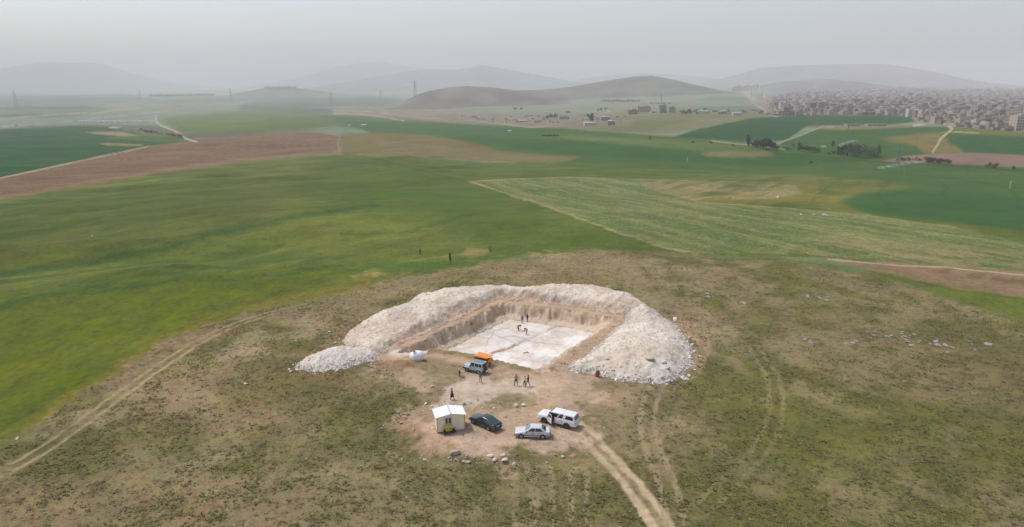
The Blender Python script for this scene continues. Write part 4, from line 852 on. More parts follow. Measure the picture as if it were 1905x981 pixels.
pick = dict(L=5.35, W=1.84, r=.40, wb=3.15, wo=.05, rim=DRIM, lz=.92, tz=1.02, bz=.58, vt=True, bump_m=mat('white_bumper', (.68, .68, .67), .4), mirror_m=WHT,
    st=[(2.68, .45, .8, .98, .78, .7), (2.5, .4, .9, 1.1, .9, .8), (1.6, .36, .98, 1.18, .92, .82), (1.15, .36, 1.0, 1.2, .92, .84), (-1.0, .36, 1.02, 1.2, .92, .84), (-2.5, .42, 1.02, 1.2, .92, .84), (-2.67, .46, 1.0, 1.16, .88, .82)],
    gh=(1.42, -2.6, .62, -2.42, 1.16, 1.84, .86, .70), win=[(.2, .36, .14, .84), (.40, .55, .14, .84), (.66, .94, .16, .8)], seams=(1.2, .15, -.85), handles=(.3, -.65), handle_m=CHR, wind_m=GLS, rear_m=GLB, open=1, rw=(.1, .85))
pk = car('pickup_truck', 'white double cab pickup with a white canopy and its driver door open', 1039, 788, ANG(-.86, .47), pick, WHT, cat='pickup')
m = MB(); m.box(-.88, -.862, -.74, .74, 1.2, 1.856); m.build('canopy_seam', mat('seam_grey', (.3, .3, .3), .6), pk)
m = MB(); m.box(.2, 1.12, .84, .932, .5, 1.2); m.box(.2, .98, .74, .85, 1.2, 1.72); m.build('door_shade_panel', SHD, pk, bevel=.02)  # dark slab in place of a recess, the cab's inner shade put into its colour
m = MB(); m.box(.35, .8, .86, .945, .78, .9); m.box(.3, .42, .86, .942, .85, 1.18); m.build('seat', mat('seat_cloth', (.10, .095, .09), .9), pk, bevel=.02)
# open door, hinged at its front edge
dm = Matrix.Translation((1.12, .93, 0)) @ Matrix.Rotation(R(-33), 4, 'Z')
d = MB(); d.box(-.95, 0, -.03, .04, .5, 1.19, M=dm); d.box(-.95, -.87, -.03, .03, 1.19, 1.70, M=dm); d.box(-.95, -.30, -.03, .03, 1.66, 1.72, M=dm)
d.hexa([tuple(dm @ Vector(p)) for p in [(-.08, -.03, 1.19), (0, -.03, 1.19), (0, .03, 1.19), (-.08, .03, 1.19)]], [tuple(dm @ Vector(p)) for p in [(-.34, -.03, 1.70), (-.28, -.03, 1.70), (-.28, .03, 1.70), (-.34, .03, 1.70)]])
do = d.build('open_door', WHT, pk, bevel=.015)
g = MB(); g.hexa([tuple(dm @ Vector(p)) for p in [(-.87, -.01, 1.19), (-.08, -.01, 1.19), (-.08, .01, 1.19), (-.87, .01, 1.19)]], [tuple(dm @ Vector(p)) for p in [(-.87, -.01, 1.66), (-.34, -.01, 1.66), (-.34, .01, 1.66), (-.87, .01, 1.66)]]); g.build('door_glass', GLS, do)
g = MB(); g.box(-.2, -.06, .04, .2, 1.2, 1.36, M=dm); g.build('wing_mirror', WHT, do, bevel=.03)
for s in (1, -1):
    m = MB(); m.box(-1.0, 1.1, s * .82, s * 1.0, .36, .42); m.build('side_step', BLK, pk, bevel=.01)
# pale blue jeep
jeep = dict(L=3.5, W=1.56, r=.36, wb=2.1, wo=0.02, rim=mat('jeep_rim', (.2, .22, .23), .5), lz=.88, tz=.82, bz=.52, vt=True, bump_m=BLK,
    st=[(1.72, .55, .82, 1.0, .60, .52), (1.6, .5, .86, 1.03, .66, .58), (.7, .42, .92, 1.08, .76, .64), (.58, .40, .95, 1.12, .78, .7), (-1.6, .42, .96, 1.12, .78, .74), (-1.75, .46, .94, 1.1, .76, .72)],
    gh=(.62, -1.72, .38, -1.66, 1.08, 1.80, .76, .68), win=[(.07, .34, .12, .84), (.40, .68, .16, .82), (.72, .93, .16, .82)], seams=(.42, -.4), handles=(-.25,), wind_m=GLS, rear_m=GLS, roof_m=JBL, rw=(.2, .85))
jp = car('jeep', 'pale blue boxy jeep with a striped grey roof parked before the orange machine', 884.5, 691.5, ANG(-.86, .5), jeep, JBL, cat='jeep')
for yy in (-.42, 0, .42):
    m = MB(); m.box(-1.45, .25, yy - .15, yy + .15, 1.802, 1.815); m.build('roof_stripe', mat('stripe_grey', (.13, .16, .18), .6), jp)
m = MB(); m.box(1.55, 1.9, -.76, .76, .5, .62); m.build('bull_bar', BLK, jp, bevel=.02)
for s in (1, -1):
    for xc in (1.07, -1.03):
        m = MB(); m.hexa([(xc - .44, s * .62, .74), (xc + .44, s * .62, .74), (xc + .44, s * .82, .72), (xc - .44, s * .82, .72)], [(xc - .36, s * .62, .82), (xc + .36, s * .62, .82), (xc + .36, s * .82, .79), (xc - .36, s * .82, .79)]); m.build('mudguard', JBL, jp, bevel=.02)
m = MB(); m.cyl((-1.78, .1, .98), (-1.98, .1, .98), .34, n=22, rings=[(0, .31), (.2, .34), (.8, .34), (1, .31)]); sw = m.build('spare_wheel', TY, jp); m = MB(); m.cyl((-1.97, .1, .98), (-2.0, .1, .98), .18, n=16); m.build('rim', DRIM, sw)
# orange towed machine with raised side lids
ORG = mat('orange_paint', (.72, .24, .02), .45, noise=.12, nscale=5); x, y, z = hit(899, 679)
cp = tag(empty('compressor', (x, y, z + .02), ANG(-.86, .5)), 'orange towed compressor with raised side lids behind the pale blue jeep', 'compressor')
m = MB(); m.box(-1.35, 1.35, -.62, .62, .42, .60); m.box(-1.35, -1.22, -.66, .66, .6, 1.3); m.box(1.2, 1.35, -.66, .66, .6, 1.25); m.box(-1.3, 1.3, -.05, .05, .6, 1.35); m.build('housing', ORG, cp, bevel=.03)
m = MB(); m.box(-1.0, .1, -.48, .48, .6, 1.15); m.box(.2, 1.0, -.42, .42, .6, 1.02); m.cyl((-1.1, 0, 1.0), (1.0, 0, 1.0), .3, n=14); m.build('engine', mat('engine_dark', (.035, .033, .03), .7), cp, bevel=.04)
for s in (1, -1):
    m = MB(); m.hexa([(-1.28, s * .02, 1.42), (1.28, s * .02, 1.42), (1.28, s * .80, 1.56), (-1.28, s * .80, 1.56)], [(-1.28, s * .02, 1.48), (1.28, s * .02, 1.48), (1.28, s * .80, 1.62), (-1.28, s * .80, 1.62)])
    m.hexa([(-1.28, s * .80, 1.42), (1.28, s * .80, 1.42), (1.28, s * .86, 1.42), (-1.28, s * .86, 1.42)], [(-1.28, s * .78, 1.62), (1.28, s * .78, 1.62), (1.28, s * .84, 1.62), (-1.28, s * .84, 1.62)]); m.build('lid', ORG, cp, bevel=.02)
    wheel(cp, -.15, s * .76, .33, .2, RIM)
    m = MB(); m.tube([(-.9, s * .62, .7), (-.9, s * .74, 1.5)], .02); m.build('lid_strut', BLK, cp)
m = MB(); m.tube([(1.35, 0, .5), (2.1, 0, .5)], .06); m.tube([(1.35, .4, .5), (2.0, 0, .5)], .04); m.tube([(1.35, -.4, .5), (2.0, 0, .5)], .04); m.build('tow_bar', ORG, cp)
m = MB(); m.cyl((-1.5, .3, .62), (-1.28, .3, .62), .14, n=12); m.build('hose_reel', BLK, cp)
# ------------------------------------------------------------------ cabin
x, y, z = hit(833, 798); cx0, cy0, _ = hit(813.5, 806.3); cx1, cy1, _ = hit(864.5, 798.5)
ca = math.atan2(cy1 - cy0, cx1 - cx0); cb = tag(empty('cabin', (cx0, cy0, zg(cx0, cy0) + .03), ca), 'cream prefabricated cabin with a white gabled roof and orange lower door panel', 'cabin')
CW, CD, Hh = math.hypot(cx1 - cx0, cy1 - cy0), 2.15, 2.1
CRM = mat('cream_panel', (.80, .75, .56), .5, noise=.05, nscale=1.5); OCH = mat('ochre_trim', (.55, .30, .05), .55); RWH = mat('white_roof_sheet', (.84, .85, .86), .4, noise=.03)
m = MB(); m.box(0, CW, 0, CD, 0, Hh)
m.add([(0, 0, Hh), (CW, 0, Hh), (CW / 2, 0, Hh + .28), (0, CD, Hh), (CW, CD, Hh), (CW / 2, CD, Hh + .28)], [(0, 1, 2), (5, 4, 3), (0, 2, 5, 3), (2, 1, 4, 5)]); m.build('wall', CRM, cb)
for i in range(1, 4):
    m = MB(); m.box(CW * i / 4 - .006, CW * i / 4 + .006, -.006, .01, .1, Hh); m.build('panel_joint', mat('joint_grey', (.4, .38, .3), .7), cb)
m = MB()
for s in (0, 1):
    xa, xb = (-.2, CW / 2) if s == 0 else (CW / 2, CW + .2); za, zb_r = (Hh - .02, Hh + .34) if s == 0 else (Hh + .34, Hh - .02)
    m.hexa([(xa, -.22, za), (xb, -.22, zb_r), (xb, CD + .22, zb_r), (xa, CD + .22, za)], [(xa, -.22, za + .07), (xb, -.22, zb_r + .07), (xb, CD + .22, zb_r + .07), (xa, CD + .22, za + .07)])
rf = m.build('roof', RWH, cb)
m = MB(); m.box(CW / 2 - .09, CW / 2 + .09, -.23, CD + .23, Hh + .40, Hh + .425); m.build('ridge_cap', mat('ridge_grey', (.45, .47, .5), .4), rf)
m = MB()
for xx, yy in ((0, 0), (CW, 0), (0, CD), (CW, CD)): m.box(xx - .03, xx + .05, yy - .03, yy + .05, 0, Hh)
m.build('corner_trim', OCH, cb)
m = MB(); m.box(-.02, CW + .02, -.02, CD + .02, -.25, .05); m.build('base_frame', mat('rusty_frame', (.10, .07, .045), .8), cb)
m = MB(); m.box(1.0, 1.85, -.035, .03, .06, 1.98); dr = m.build('door', mat('door_white', (.66, .66, .62), .5), cb, bevel=.01)
m = MB(); m.box(1.06, 1.79, -.055, -.03, .1, 1.02); m.build('lower_panel', mat('orange_panel', (.50, .20, .02), .5, noise=.1), dr)
for a_, b_ in ((1.07, 1.36), (1.47, 1.78)):
    m = MB(); m.box(a_, b_, -.052, -.03, 1.14, 1.86); m.build('window_pane', GLS, dr)
m = MB(); m.box(1.70, 1.74, -.09, -.05, 1.0, 1.12); m.build('handle', CHR, dr)
m = MB(); m.tube([(CW * .53, -.03, .25), (CW * .53, -.03, 1.9)], .02); m.build('drain_pipe', OCH, cb)
# yellow wheeled machine
x, y, z = hit(834, 806); yb = tag(empty('machine', (x, y, z + .02), ca + .1), 'small yellow wheeled machine standing before the cabin door', 'machine'); yb.scale = (1.15,) * 3; YEL = mat('worn_yellow', (.50, .36, .04), .5, noise=.2, nscale=6)
m = MB(); m.hexa([(-.33, -.25, .32), (.33, -.25, .32), (.33, .25, .32), (-.33, .25, .32)], [(-.42, -.32, .78), (.42, -.32, .78), (.42, .32, .78), (-.42, .32, .78)]); m.build('hopper', YEL, yb, bevel=.03)
m = MB(); m.box(-.38, .38, -.33, .33, .8, .86); m.build('lid', mat('pale_yellow', (.58, .50, .16), .5), yb, bevel=.02)
for xx in (-.45, .48):
    m = MB(); m.cyl((xx - .06, -.1, .24), (xx + .06, -.1, .24), .24, n=18); m.build('wheel', TY, yb)
m = MB(); m.box(-.4, .4, -.22, .22, .2, .3); m.tube([(.5, .0, .3), (.85, .1, .45)], .03); m.cyl((.62, -.12, .16), (.75, -.12, .3), .18, n=10); m.build('chassis', BLK, yb)
# ------------------------------------------------------------------ tank, drum, bucket, hoses
x, y, z = hit(776, 671); tk = tag(empty('water_tank', (x, y, z - .05), R(28)), 'white egg shaped water tank with a dark hatch on the rim of the dig', 'tank'); tk.scale = (1.15,) * 3; TW = mat('tank_white', (.82, .83, .83), .35, noise=.03)
m = MB(); nu, nv = 24, 12
vs = []; fs = []
for j in range(nv + 1):
    t = -1 + 2 * j / nv; rad = max(0.02, (1 - abs(t) ** 2.4) ** .5)
    for i in range(nu):
        a = 2 * math.pi * i / nu; rr = .82 * rad * (1 + .012 * math.cos(j * math.pi)); vs.append((t * 1.08, math.cos(a) * rr, max(math.sin(a) * rr * 1.0, -.62) + .66))
for j in range(nv):
    for i in range(nu): k = (i + 1) % nu; fs.append((j * nu + i, j * nu + k, (j + 1) * nu + k, (j + 1) * nu + i))
fs += [tuple(reversed(range(nu))), tuple(range(nv * nu, nv * nu + nu))]; m.add(vs, fs); m.build('shell', TW, tk, smooth=True)
m = MB(); m.cyl((-.42, -.18, 1.32), (-.44, -.22, 1.52), .23, n=18); hc = m.build('hatch_ring', TW, tk, bevel=.01)
m = MB(); m.cyl((-.44, -.22, 1.515), (-.441, -.223, 1.53), .18, n=18); m.build('hatch_shade_disc', BLK, hc)  # black disc over the ring, shade inside the hatch put into its colour
m = MB(); m.box(-.7, .7, -.5, .5, -.1, .1); m.build('foot', mat('tank_foot', (.3, .3, .3), .7), tk)
x, y, z = hit(1111, 701); dru = tag(empty('drum', (x, y, ztopat(x, y) - .03), .3), 'rusty red drum standing at the foot of the broad heap', 'drum'); dru.rotation_euler = (.04, .08, .3)
RUS = mat('rusty_red', (.26, .06, .025), .7, noise=.35, nscale=5); m = MB(); m.cyl((0, 0, 0), (0, 0, .92), .3, n=20, rings=[(0, .3), (.32, .3), (.34, .315), (.36, .3), (.64, .3), (.66, .315), (.68, .3), (1, .3)]); m.build('shell', RUS, dru)
m = MB(); m.cyl((0, 0, .9), (0, 0, .935), .31, n=20, rings=[(0, .31), (1, .31)]); m.cyl((.12, .1, .93), (.12, .1, .95), .05, n=10); m.build('lid', mat('dark_rust', (.10, .035, .02), .8), dru)
x, y, z = hit(878, 604); bk = tag(empty('bucket', (x, y, z)), 'small red bucket at the foot of the back left pit wall', 'bucket'); m = MB(); m.cyl((0, 0, 0), (0, 0, .42), .17, .24, n=16, rings=[(0, .17), (.9, .23), (.92, .25), (1, .25)]); m.build('pail', mat('red_plastic', (.5, .05, .03), .45), bk)
m = MB(); m.tube([(-.24, 0, .4), (-.15, 0, .58), (.0, 0, .64), (.15, 0, .58), (.24, 0, .4)], .012); m.build('handle', BLK, bk)
def hose(px, lab, r=.022, colr=(.45, .42, .40), cat='hose', name='hose'):
    P = [hit(u, v) for u, v in px]; Q = []
    for i in range(len(P) - 1):
        n_ = max(2, int(math.dist(P[i], P[i + 1]) / .5))
        for k in range(n_):
            t = k / n_; x = P[i][0] + (P[i + 1][0] - P[i][0]) * t; y = P[i][1] + (P[i + 1][1] - P[i][1]) * t; Q.append([x + .12 * math.sin(i + k * .9), y + .08 * math.cos(k * .7)])
    Q.append([P[-1][0], P[-1][1]]); m = MB(); m.tube([(q[0], q[1], zg(q[0], q[1]) + r + .015) for q in Q], r, 6); return tag(m.build(name, mat('hose%d' % int(colr[0] * 1000), colr, .7), smooth=True), lab, cat)
hose([(903, 656), (904, 642), (906, 636), (917, 622), (918, 617), (932, 613), (950, 610)], 'grey air hose running from the orange machine across the chalk floor')
hose([(904, 617), (918, 622), (935, 629), (955, 637), (966, 644), (978, 653), (984, 664), (993, 675)], 'thin grey hose snaking diagonally over the white front part of the floor')
hose([(962, 607), (970, 607), (977, 610), (979, 615)], 'pale rope held in a loop between two bending workers', .022, (.55, .52, .48), 'rope', 'rope')
hose([(960, 610.5), (970, 615), (979, 617)], 'brown pole lying between the two bending workers', .04, (.25, .16, .10), 'pole', 'pole')
x, y, z = hit(978, 657); jk = tag(empty('drill', (x, y, z), .4), 'small grey hand drill lying on the chalk floor beside the hose', 'drill'); m = MB(); m.cyl((-.5, 0, .08), (.5, 0, .1), .06, n=8); m.build('body', mat('tool_grey', (.2, .2, .2), .5), jk); m = MB(); m.tube([(.42, -.35, .1), (.42, .35, .1)], .04); m.build('handle', BLK, jk)

# ------------------------------------------------------------------ people
SKIN = mat('skin', (.36, .21, .14), .6); HAIR = mat('dark_hair', (.018, .014, .012), .8); SHOE = mat('shoe', (.03, .028, .026), .6)
def cloth(n, c): return mat('cloth_' + n, c, .9, noise=.1, nscale=9)
def person(label, u, v, rz, pose, shirt, trousers, h=1.75, hair='hair', skirt=False):
    """one skinned figure; facing -Y before rotation"""
    x, y, z = hit(u, v); root = tag(empty('person', (x, y, z + .01), rz, h / 1.75), label, 'person', 'people at the dig')
    J = dict(pel=(0, 0, .95), wa=(0, 0, 1.08), ch=(0, .0, 1.30), nk=(0, 0, 1.46), hd0=(0, -.01, 1.54), hd1=(0, -.02, 1.64), hd2=(0, 0, 1.72))
    for s, n in ((1, 'l'), (-1, 'r')):
        J.update({'hp' + n: (.10 * s, 0, .90), 'kn' + n: (.11 * s, -.02, .50), 'an' + n: (.12 * s, .02, .09), 'to' + n: (.14 * s, -.16, .035),
                  'sh' + n: (.19 * s, .0, 1.40), 'el' + n: (.25 * s, .02, 1.13), 'wr' + n: (.27 * s, -.08, .90), 'pa' + n: (.275 * s, -.11, .83)})
    def setj(**k): J.update(k)
    if pose == 'walk':
        setj(knl=(.10, -.18, .52), anl=(.11, -.24, .10), tol=(.12, -.42, .05), knr=(-.10, .02, .50), anr=(-.11, .26, .13), tor=(-.12, .10, .03), ell=(.25, .10, 1.14), wrl=(.25, .14, .90), pal=(.25, .15, .82), elr=(-.25, -.10, 1.14), wrr=(-.22, -.26, .98), par=(-.22, -.33, .96))
    if pose == 'apart':
        setj(hpl=(.11, 0, .89), knl=(.20, -.03, .48), anl=(.27, .0, .09), tol=(.31, -.17, .035), knr=(-.16, 0, .48), anr=(-.22, .05, .09), tor=(-.25, -.12, .035), ell=(.31, .02, 1.2), wrl=(.16, -.16, 1.14), pal=(.09, -.2, 1.16), elr=(-.31, .02, 1.2), wrr=(-.14, -.18, 1.2), par=(-.07, -.22, 1.22))
    if pose == 'phone':
        setj(ell=(.26, -.06, 1.16), wrl=(.12, -.28, 1.26), pal=(.08, -.34, 1.30), elr=(-.26, -.04, 1.15), wrr=(-.13, -.26, 1.18), par=(-.08, -.32, 1.2), hd1=(0, -.05, 1.63), hd2=(0, -.05, 1.71))
    if pose == 'bend':
        setj(pel=(0, .14, .90), wa=(0, .10, 1.03), ch=(0, -.14, 1.18), nk=(0, -.30, 1.22), hd0=(0, -.37, 1.20), hd1=(0, -.46, 1.17), hd2=(0, -.53, 1.13))
        for s, n in ((1, 'l'), (-1, 'r')):
            J.update({'hp' + n: (.10 * s, .12, .86), 'kn' + n: (.12 * s, -.02, .48), 'sh' + n: (.18 * s, -.24, 1.18), 'el' + n: (.2 * s, -.34, .92), 'wr' + n: (.12 * s, -.46, .72), 'pa' + n: (.10 * s, -.49, .65)})
    r = dict(pel=.155, wa=.135, ch=.165, nk=.062, hd0=.075, hd1=.098, hd2=.07)
    for n in 'lr': r.update({'hp' + n: .098, 'kn' + n: .062, 'an' + n: .044, 'to' + n: .036, 'sh' + n: .068, 'el' + n: .046, 'wr' + n: .030, 'pa' + n: .036})
    names = list(J); ix = {n: i for i, n in enumerate(names)}; vs = [Vector(J[n]) for n in names]; rr = [(r[n], r[n]) for n in names]
    ed = [('pel', 'wa', 't'), ('wa', 'ch', 's'), ('ch', 'nk', 's'), ('nk', 'hd0', 'k'), ('hd0', 'hd1', 'k'), ('hd1', 'hd2', 'k')]
    for n in 'lr': ed += [('pel', 'hp' + n, 't'), ('hp' + n, 'kn' + n, 't'), ('kn' + n, 'an' + n, 't'), ('an' + n, 'to' + n, 'f'), ('ch', 'sh' + n, 's'), ('sh' + n, 'el' + n, 's'), ('el' + n, 'wr' + n, 's'), ('wr' + n, 'pa' + n, 'k')]
    es = [(ix[a], ix[b]) for a, b, _ in ed]; kd = [k for *_, k in ed]
    for n, s in (('l', 1), ('r', -1)):                      # five fingers on each palm
        w0 = Vector(J['wr' + n]); p0 = Vector(J['pa' + n]); ax = (p0 - w0).normalized(); sd_ = ax.cross(Vector((0, 0, 1))); sd_ = Vector((1, 0, 0)) if sd_.length < .3 else sd_.normalized(); up = sd_.cross(ax).normalized()
        for q, (o_, ln_) in enumerate(((-.028, .072), (-.010, .082), (.010, .078), (.027, .060), (-.03, .05))):
            st = p0 + sd_ * o_ * .6 if q < 4 else p0 - ax * .02; dr_ = ax if q < 4 else (ax * .6 - sd_ * .8 * 1).normalized()
            a_ = len(vs); vs += [st + dr_ * .03 + sd_ * o_ * .6, st + dr_ * (.03 + ln_ * .55) + sd_ * o_ * .6 - up * .01, st + dr_ * (.03 + ln_) + sd_ * o_ * .6 - up * .028]; rr += [(.0095, .0095), (.0085, .0085), (.007, .007)]
            es += [(ix['pa' + n], a_), (a_, a_ + 1), (a_ + 1, a_ + 2)]; kd += ['k'] * 3
    me = bpy.data.meshes.new('person_body'); me.from_pydata([tuple(v) for v in vs], es, []); me.update()
    ob = bpy.data.objects.new('body_skin', me); COL.objects.link(ob); ob.modifiers.new('skin', 'SKIN').use_smooth_shade = True
    sk = me.skin_vertices[0].data if len(me.skin_vertices) else None
    if sk is None: return root
    for i, q in enumerate(rr): sk[i].radius = q; sk[i].use_root = (i == 0)
    su = ob.modifiers.new('sub', 'SUBSURF'); su.levels = 2; su.render_levels = 2
    dg = bpy.context.evaluated_depsgraph_get(); m2 = bpy.data.meshes.new_from_object(ob.evaluated_get(dg)); bpy.data.objects.remove(ob)
    nv = len(m2.vertices); co = np.empty(nv * 3); m2.vertices.foreach_get('co', co); co = co.reshape(-1, 3)
    # face: brow, nose and chin pushed out of the head
    hd = np.array(J['hd1']); fw = np.array([0, -1, 0]) if pose != 'bend' else np.array([0, -.35, -.94])
    if pose != 'bend':
        d_ = co - hd; nose = np.exp(-(d_[:, 0] / .018) ** 2 - ((d_[:, 2] + .01) / .025) ** 2) * (d_[:, 1] < -.04); co[:, 1] -= nose * .03; co[:, 1] += ((np.abs(d_[:, 0]) < .05) & (np.abs(d_[:, 0]) > .02) & (np.abs(d_[:, 2] - .02) < .012) & (d_[:, 1] < -.04)) * .008
    m2.vertices.foreach_set('co', co.ravel()); m2.materials.clear()
    for q in (shirt, trousers, SKIN, SHOE): m2.materials.append(q)
    cen = np.empty(len(m2.polygons) * 3); m2.polygons.foreach_get('center', cen); cen = cen.reshape(-1, 3)
    best = np.full(len(cen), 1e9); mi = np.zeros(len(cen), np.int32)
    for (a_, b_), k in zip(es, kd):
        pa, pb = np.array(vs[a_]), np.array(vs[b_]); e = pb - pa; t = np.clip(((cen - pa) @ e) / (e @ e), 0, 1); dd_ = np.linalg.norm(cen - pa - t[:, None] * e, axis=1) / (rr[a_][0] + rr[b_][0])
        m_ = dd_ < best; best[m_] = dd_[m_]; mi[m_] = {'s': 0, 't': 1, 'k': 2, 'f': 3}[k]
    m2.polygons.foreach_set('material_index', mi); m2.polygons.foreach_set('use_smooth', np.ones(len(cen), bool)); m2.update()
    b = bpy.data.objects.new('body', m2); COL.objects.link(b); b.parent = root
    hm_ = MB(); c = Vector(J['hd1']) + (Vector((0, .022, .032)) if pose != 'bend' else Vector((0, .02, .035))); hm_.ball(c, .098, .105, .098, 14, 10, jit=.03, seed=int(u)); hm_.build('hair', HAIR, root, smooth=True)
    if skirt:
        k_ = MB(); k_.cyl((0, 0, .98), (0, -.01, .48), .17, n=16, rings=[(0, .16), (.3, .2), (1, .27)]); k_.build('coat', shirt, root, smooth=True)
    if pose != 'bend':
        for s in (1, -1):
            e_ = MB(); e_.ball((J['hd1'][0] + .032 * s, J['hd1'][1] - .088, J['hd1'][2] + .018), .009, .006, .007, 8, 6); e_.build('eye', BLK, root)
    return root
wht = cloth('white', (.62, .60, .64)); blk = cloth('black', (.018, .018, .02)); nav = cloth('navy', (.03, .035, .05)); gry = cloth('grey', (.11, .115, .12)); brn = cloth('brown', (.17, .11, .085)); dkb = cloth('dark_brown', (.07, .05, .042)); pnk = cloth('dusty_pink', (.36, .24, .22)); chk = cloth('charcoal', (.045, .045, .05)); khk = cloth('khaki', (.22, .19, .15))
person('person in a white shirt and dark trousers standing before the jeep bonnet', 855, 701, R(60), 'phone', wht, nav)
person('person in grey work clothes standing behind the jeep', 894, 712, R(170), 'stand', gry, khk)
person('person in a dusty pink top standing with legs apart, hands at the chest', 960, 717.5, R(-160), 'apart', pnk, blk)
person('person in a white shirt and black trousers talking beside a man in black', 976, 720.5, R(150), 'phone', wht, blk)
person('person in a black jacket next to the white shirted talker', 982.5, 718.5, R(-110), 'walk', blk, chk)
person('person all in long black clothes walking alone above the cabin', 841, 744, R(80), 'walk', blk, blk, skirt=True)
person('person in a brown jacket standing in the pit, left of the tall dark figure', 971.5, 602, R(30), 'stand', brn, gry)
person('person in dark clothes standing upright at the back of the chalk floor', 981, 599.5, R(-40), 'stand', chk, nav)
person('person in black bending down over the chalk floor', 964.5, 616, R(70), 'bend', blk, blk)
person('person in brown bending towards the one in black in the pit', 979.5, 622.5, R(-80), 'bend', dkb, brn)
# ------------------------------------------------------------------ trees and bushes
LEAF = mat('leaves', (1, 1, 1), .9, spec=.1, attr='tint'); BARK = mat('bark', (.10, .075, .055), .9, noise=.2)
def crown_mesh(kind, seed, cols, n=420):
    rs = np.random.RandomState(seed); K = {'round': 9, 'poplar': 8, 'bush': 6}[kind]
    cs = []; 
    for i in range(K):
        if kind == 'round': c = np.array([rs.randn() * .26, rs.randn() * .26, .62 + rs.randn() * .15]); r = rs.uniform(.13, .24)
        elif kind == 'poplar': c = np.array([rs.randn() * .035, rs.randn() * .035, .18 + .76 * i / (K - 1)]); r = (.11 + .05 * math.sin(i / (K - 1) * 3.0)) * rs.uniform(.8, 1.15)
        else: c = np.array([rs.randn() * .34, rs.randn() * .3, .42 + rs.randn() * .16]); r = rs.uniform(.2, .34)
        cs.append((c, r))
    w_ = np.array([r ** 2 for _, r in cs]); pk = rs.choice(K, n, p=w_ / w_.sum()); V = []; C = []
    for k in pk:
        c, r = cs[k]; d = rs.randn(3); d /= np.linalg.norm(d); p = c + d * r * rs.uniform(.55, 1.12) * (1, 1, .9 if kind != 'poplar' else 1.5); p[2] = max(p[2], .05)
        a = rs.randn(3); a /= np.linalg.norm(a); b_ = np.cross(a, rs.randn(3)); b_ /= np.linalg.norm(b_); s = (.075 if kind != 'poplar' else .05) * rs.uniform(.6, 1.3)
        V += [p + a * s, p + b_ * s * .7, p - a * s, p - b_ * s * .7]; cc = np.array(cols[rs.randint(len(cols))]) * rs.uniform(.8, 1.2) * (1 + .25 * (rs.rand() < .15)); C += [list(cc) + [1]] * 4
    me = bpy.data.meshes.new('crown'); me.from_pydata([tuple(v) for v in V], [], [(4 * i, 4 * i + 1, 4 * i + 2, 4 * i + 3) for i in range(n)])
    at = me.attributes.new('tint', 'FLOAT_COLOR', 'POINT'); at.data.foreach_set('color', np.array(C, np.float32).ravel()); me.materials.append(LEAF); return me
def trunk_mesh(kind):
    m = MB(); m.cyl((0, 0, -.05), (.01, 0, .5 if kind != 'poplar' else .9), .035 if kind != 'bush' else .02, .012, 7)
    for i in range(5):
        a = i * 2.4; m.cyl((0, 0, .25 + .06 * i), (.22 * math.cos(a) * (1 if kind != 'poplar' else .3), .22 * math.sin(a) * (1 if kind != 'poplar' else .3), .5 + .08 * i), .014, .004, 5)
    o = m.build('trunk', BARK); me = o.data; bpy.data.objects.remove(o); return me
DK = [(.034, .058, .024), (.046, .074, .03), (.028, .048, .022)]; BR = [(.16, .24, .06), (.20, .27, .08), (.13, .20, .055)]; MD = [(.085, .135, .05), (.11, .165, .06)]; RD = [(.085, .06, .045), (.07, .065, .04)]
TM = {}
def tree(kind, col, u, v, hpx, lab, grp, wide=1.0):
    key = (kind, col, random.randint(0, 2))
    if key not in TM: TM[key] = (crown_mesh(kind, hash(key[0]) % 7 * 0 + len(TM) * 7 + 3, {'dk': DK, 'br': BR, 'md': MD, 'rd': RD}[col], 420 if hpx > 7 else 260), trunk_mesh(kind))
    x, y, z = hit(u, v); dist = math.sqrt(x * x + y * y + (z - CH) ** 2); h = hpx * dist / F * 1.15; wide *= 1.15
    nm_ = {'round': 'tree', 'poplar': 'poplar_tree', 'bush': 'bush'}[kind]
    r = tag(empty(nm_, (x, y, z - .02), random.uniform(0, 6.2)), lab, 'bush' if kind == 'bush' else 'tree', grp); r.scale = (h * wide, h * wide, h)
    for me, n_ in zip(TM[key], ('crown', 'trunk')):
        o = bpy.data.objects.new(n_, me); COL.objects.link(o); o.parent = r
    return r
tree('poplar', 'dk', 1391.5, 272, 16, 'slim dark poplar left of the round clump of trees', 'valley trees')
for u, v, h in [(1399, 273, 7), (1404, 274, 8), (1408, 276, 8), (1414, 277, 12), (1420, 277, 15), (1426, 278, 14), (1431, 279, 12), (1437, 279, 11), (1441, 279, 7), (1447, 279, 6), (1411, 273, 10), (1423, 273, 13)]:
    tree('round', 'dk', u, v, h, 'dark tree in the round clump by the pale track', 'round clump of trees', 1.1)
for u, h in [(1486, 12), (1493, 9), (1499, 8), (1506, 7), (1511, 9), (1518, 8), (1522, 5)]: tree('round' if h < 11 else 'poplar', 'dk', u, 281 + (u - 1486) * .09, h, 'dark tree in the short row between the two clumps', 'short row of trees', .9)
for u, v, h in [(1558, 289, 13), (1563, 290, 12), (1568, 290, 14), (1575, 291, 15), (1582, 292, 18), (1589, 293, 19), (1595, 293, 17), (1572, 288, 14), (1586, 289, 18)]:
    tree('round' if h > 16 else 'poplar', 'md' if h > 16 else 'dk', u, v, h, 'tall dark green tree in the largest clump of the valley', 'largest clump of trees', .75)
for u, v, h in [(1599, 287, 13), (1605, 288, 12), (1611, 288, 11), (1617, 290, 12), (1622, 292, 13)]: tree('round', 'br', u, v, h, 'bright green tree beside the largest clump', 'bright trees by the large clump', .8)
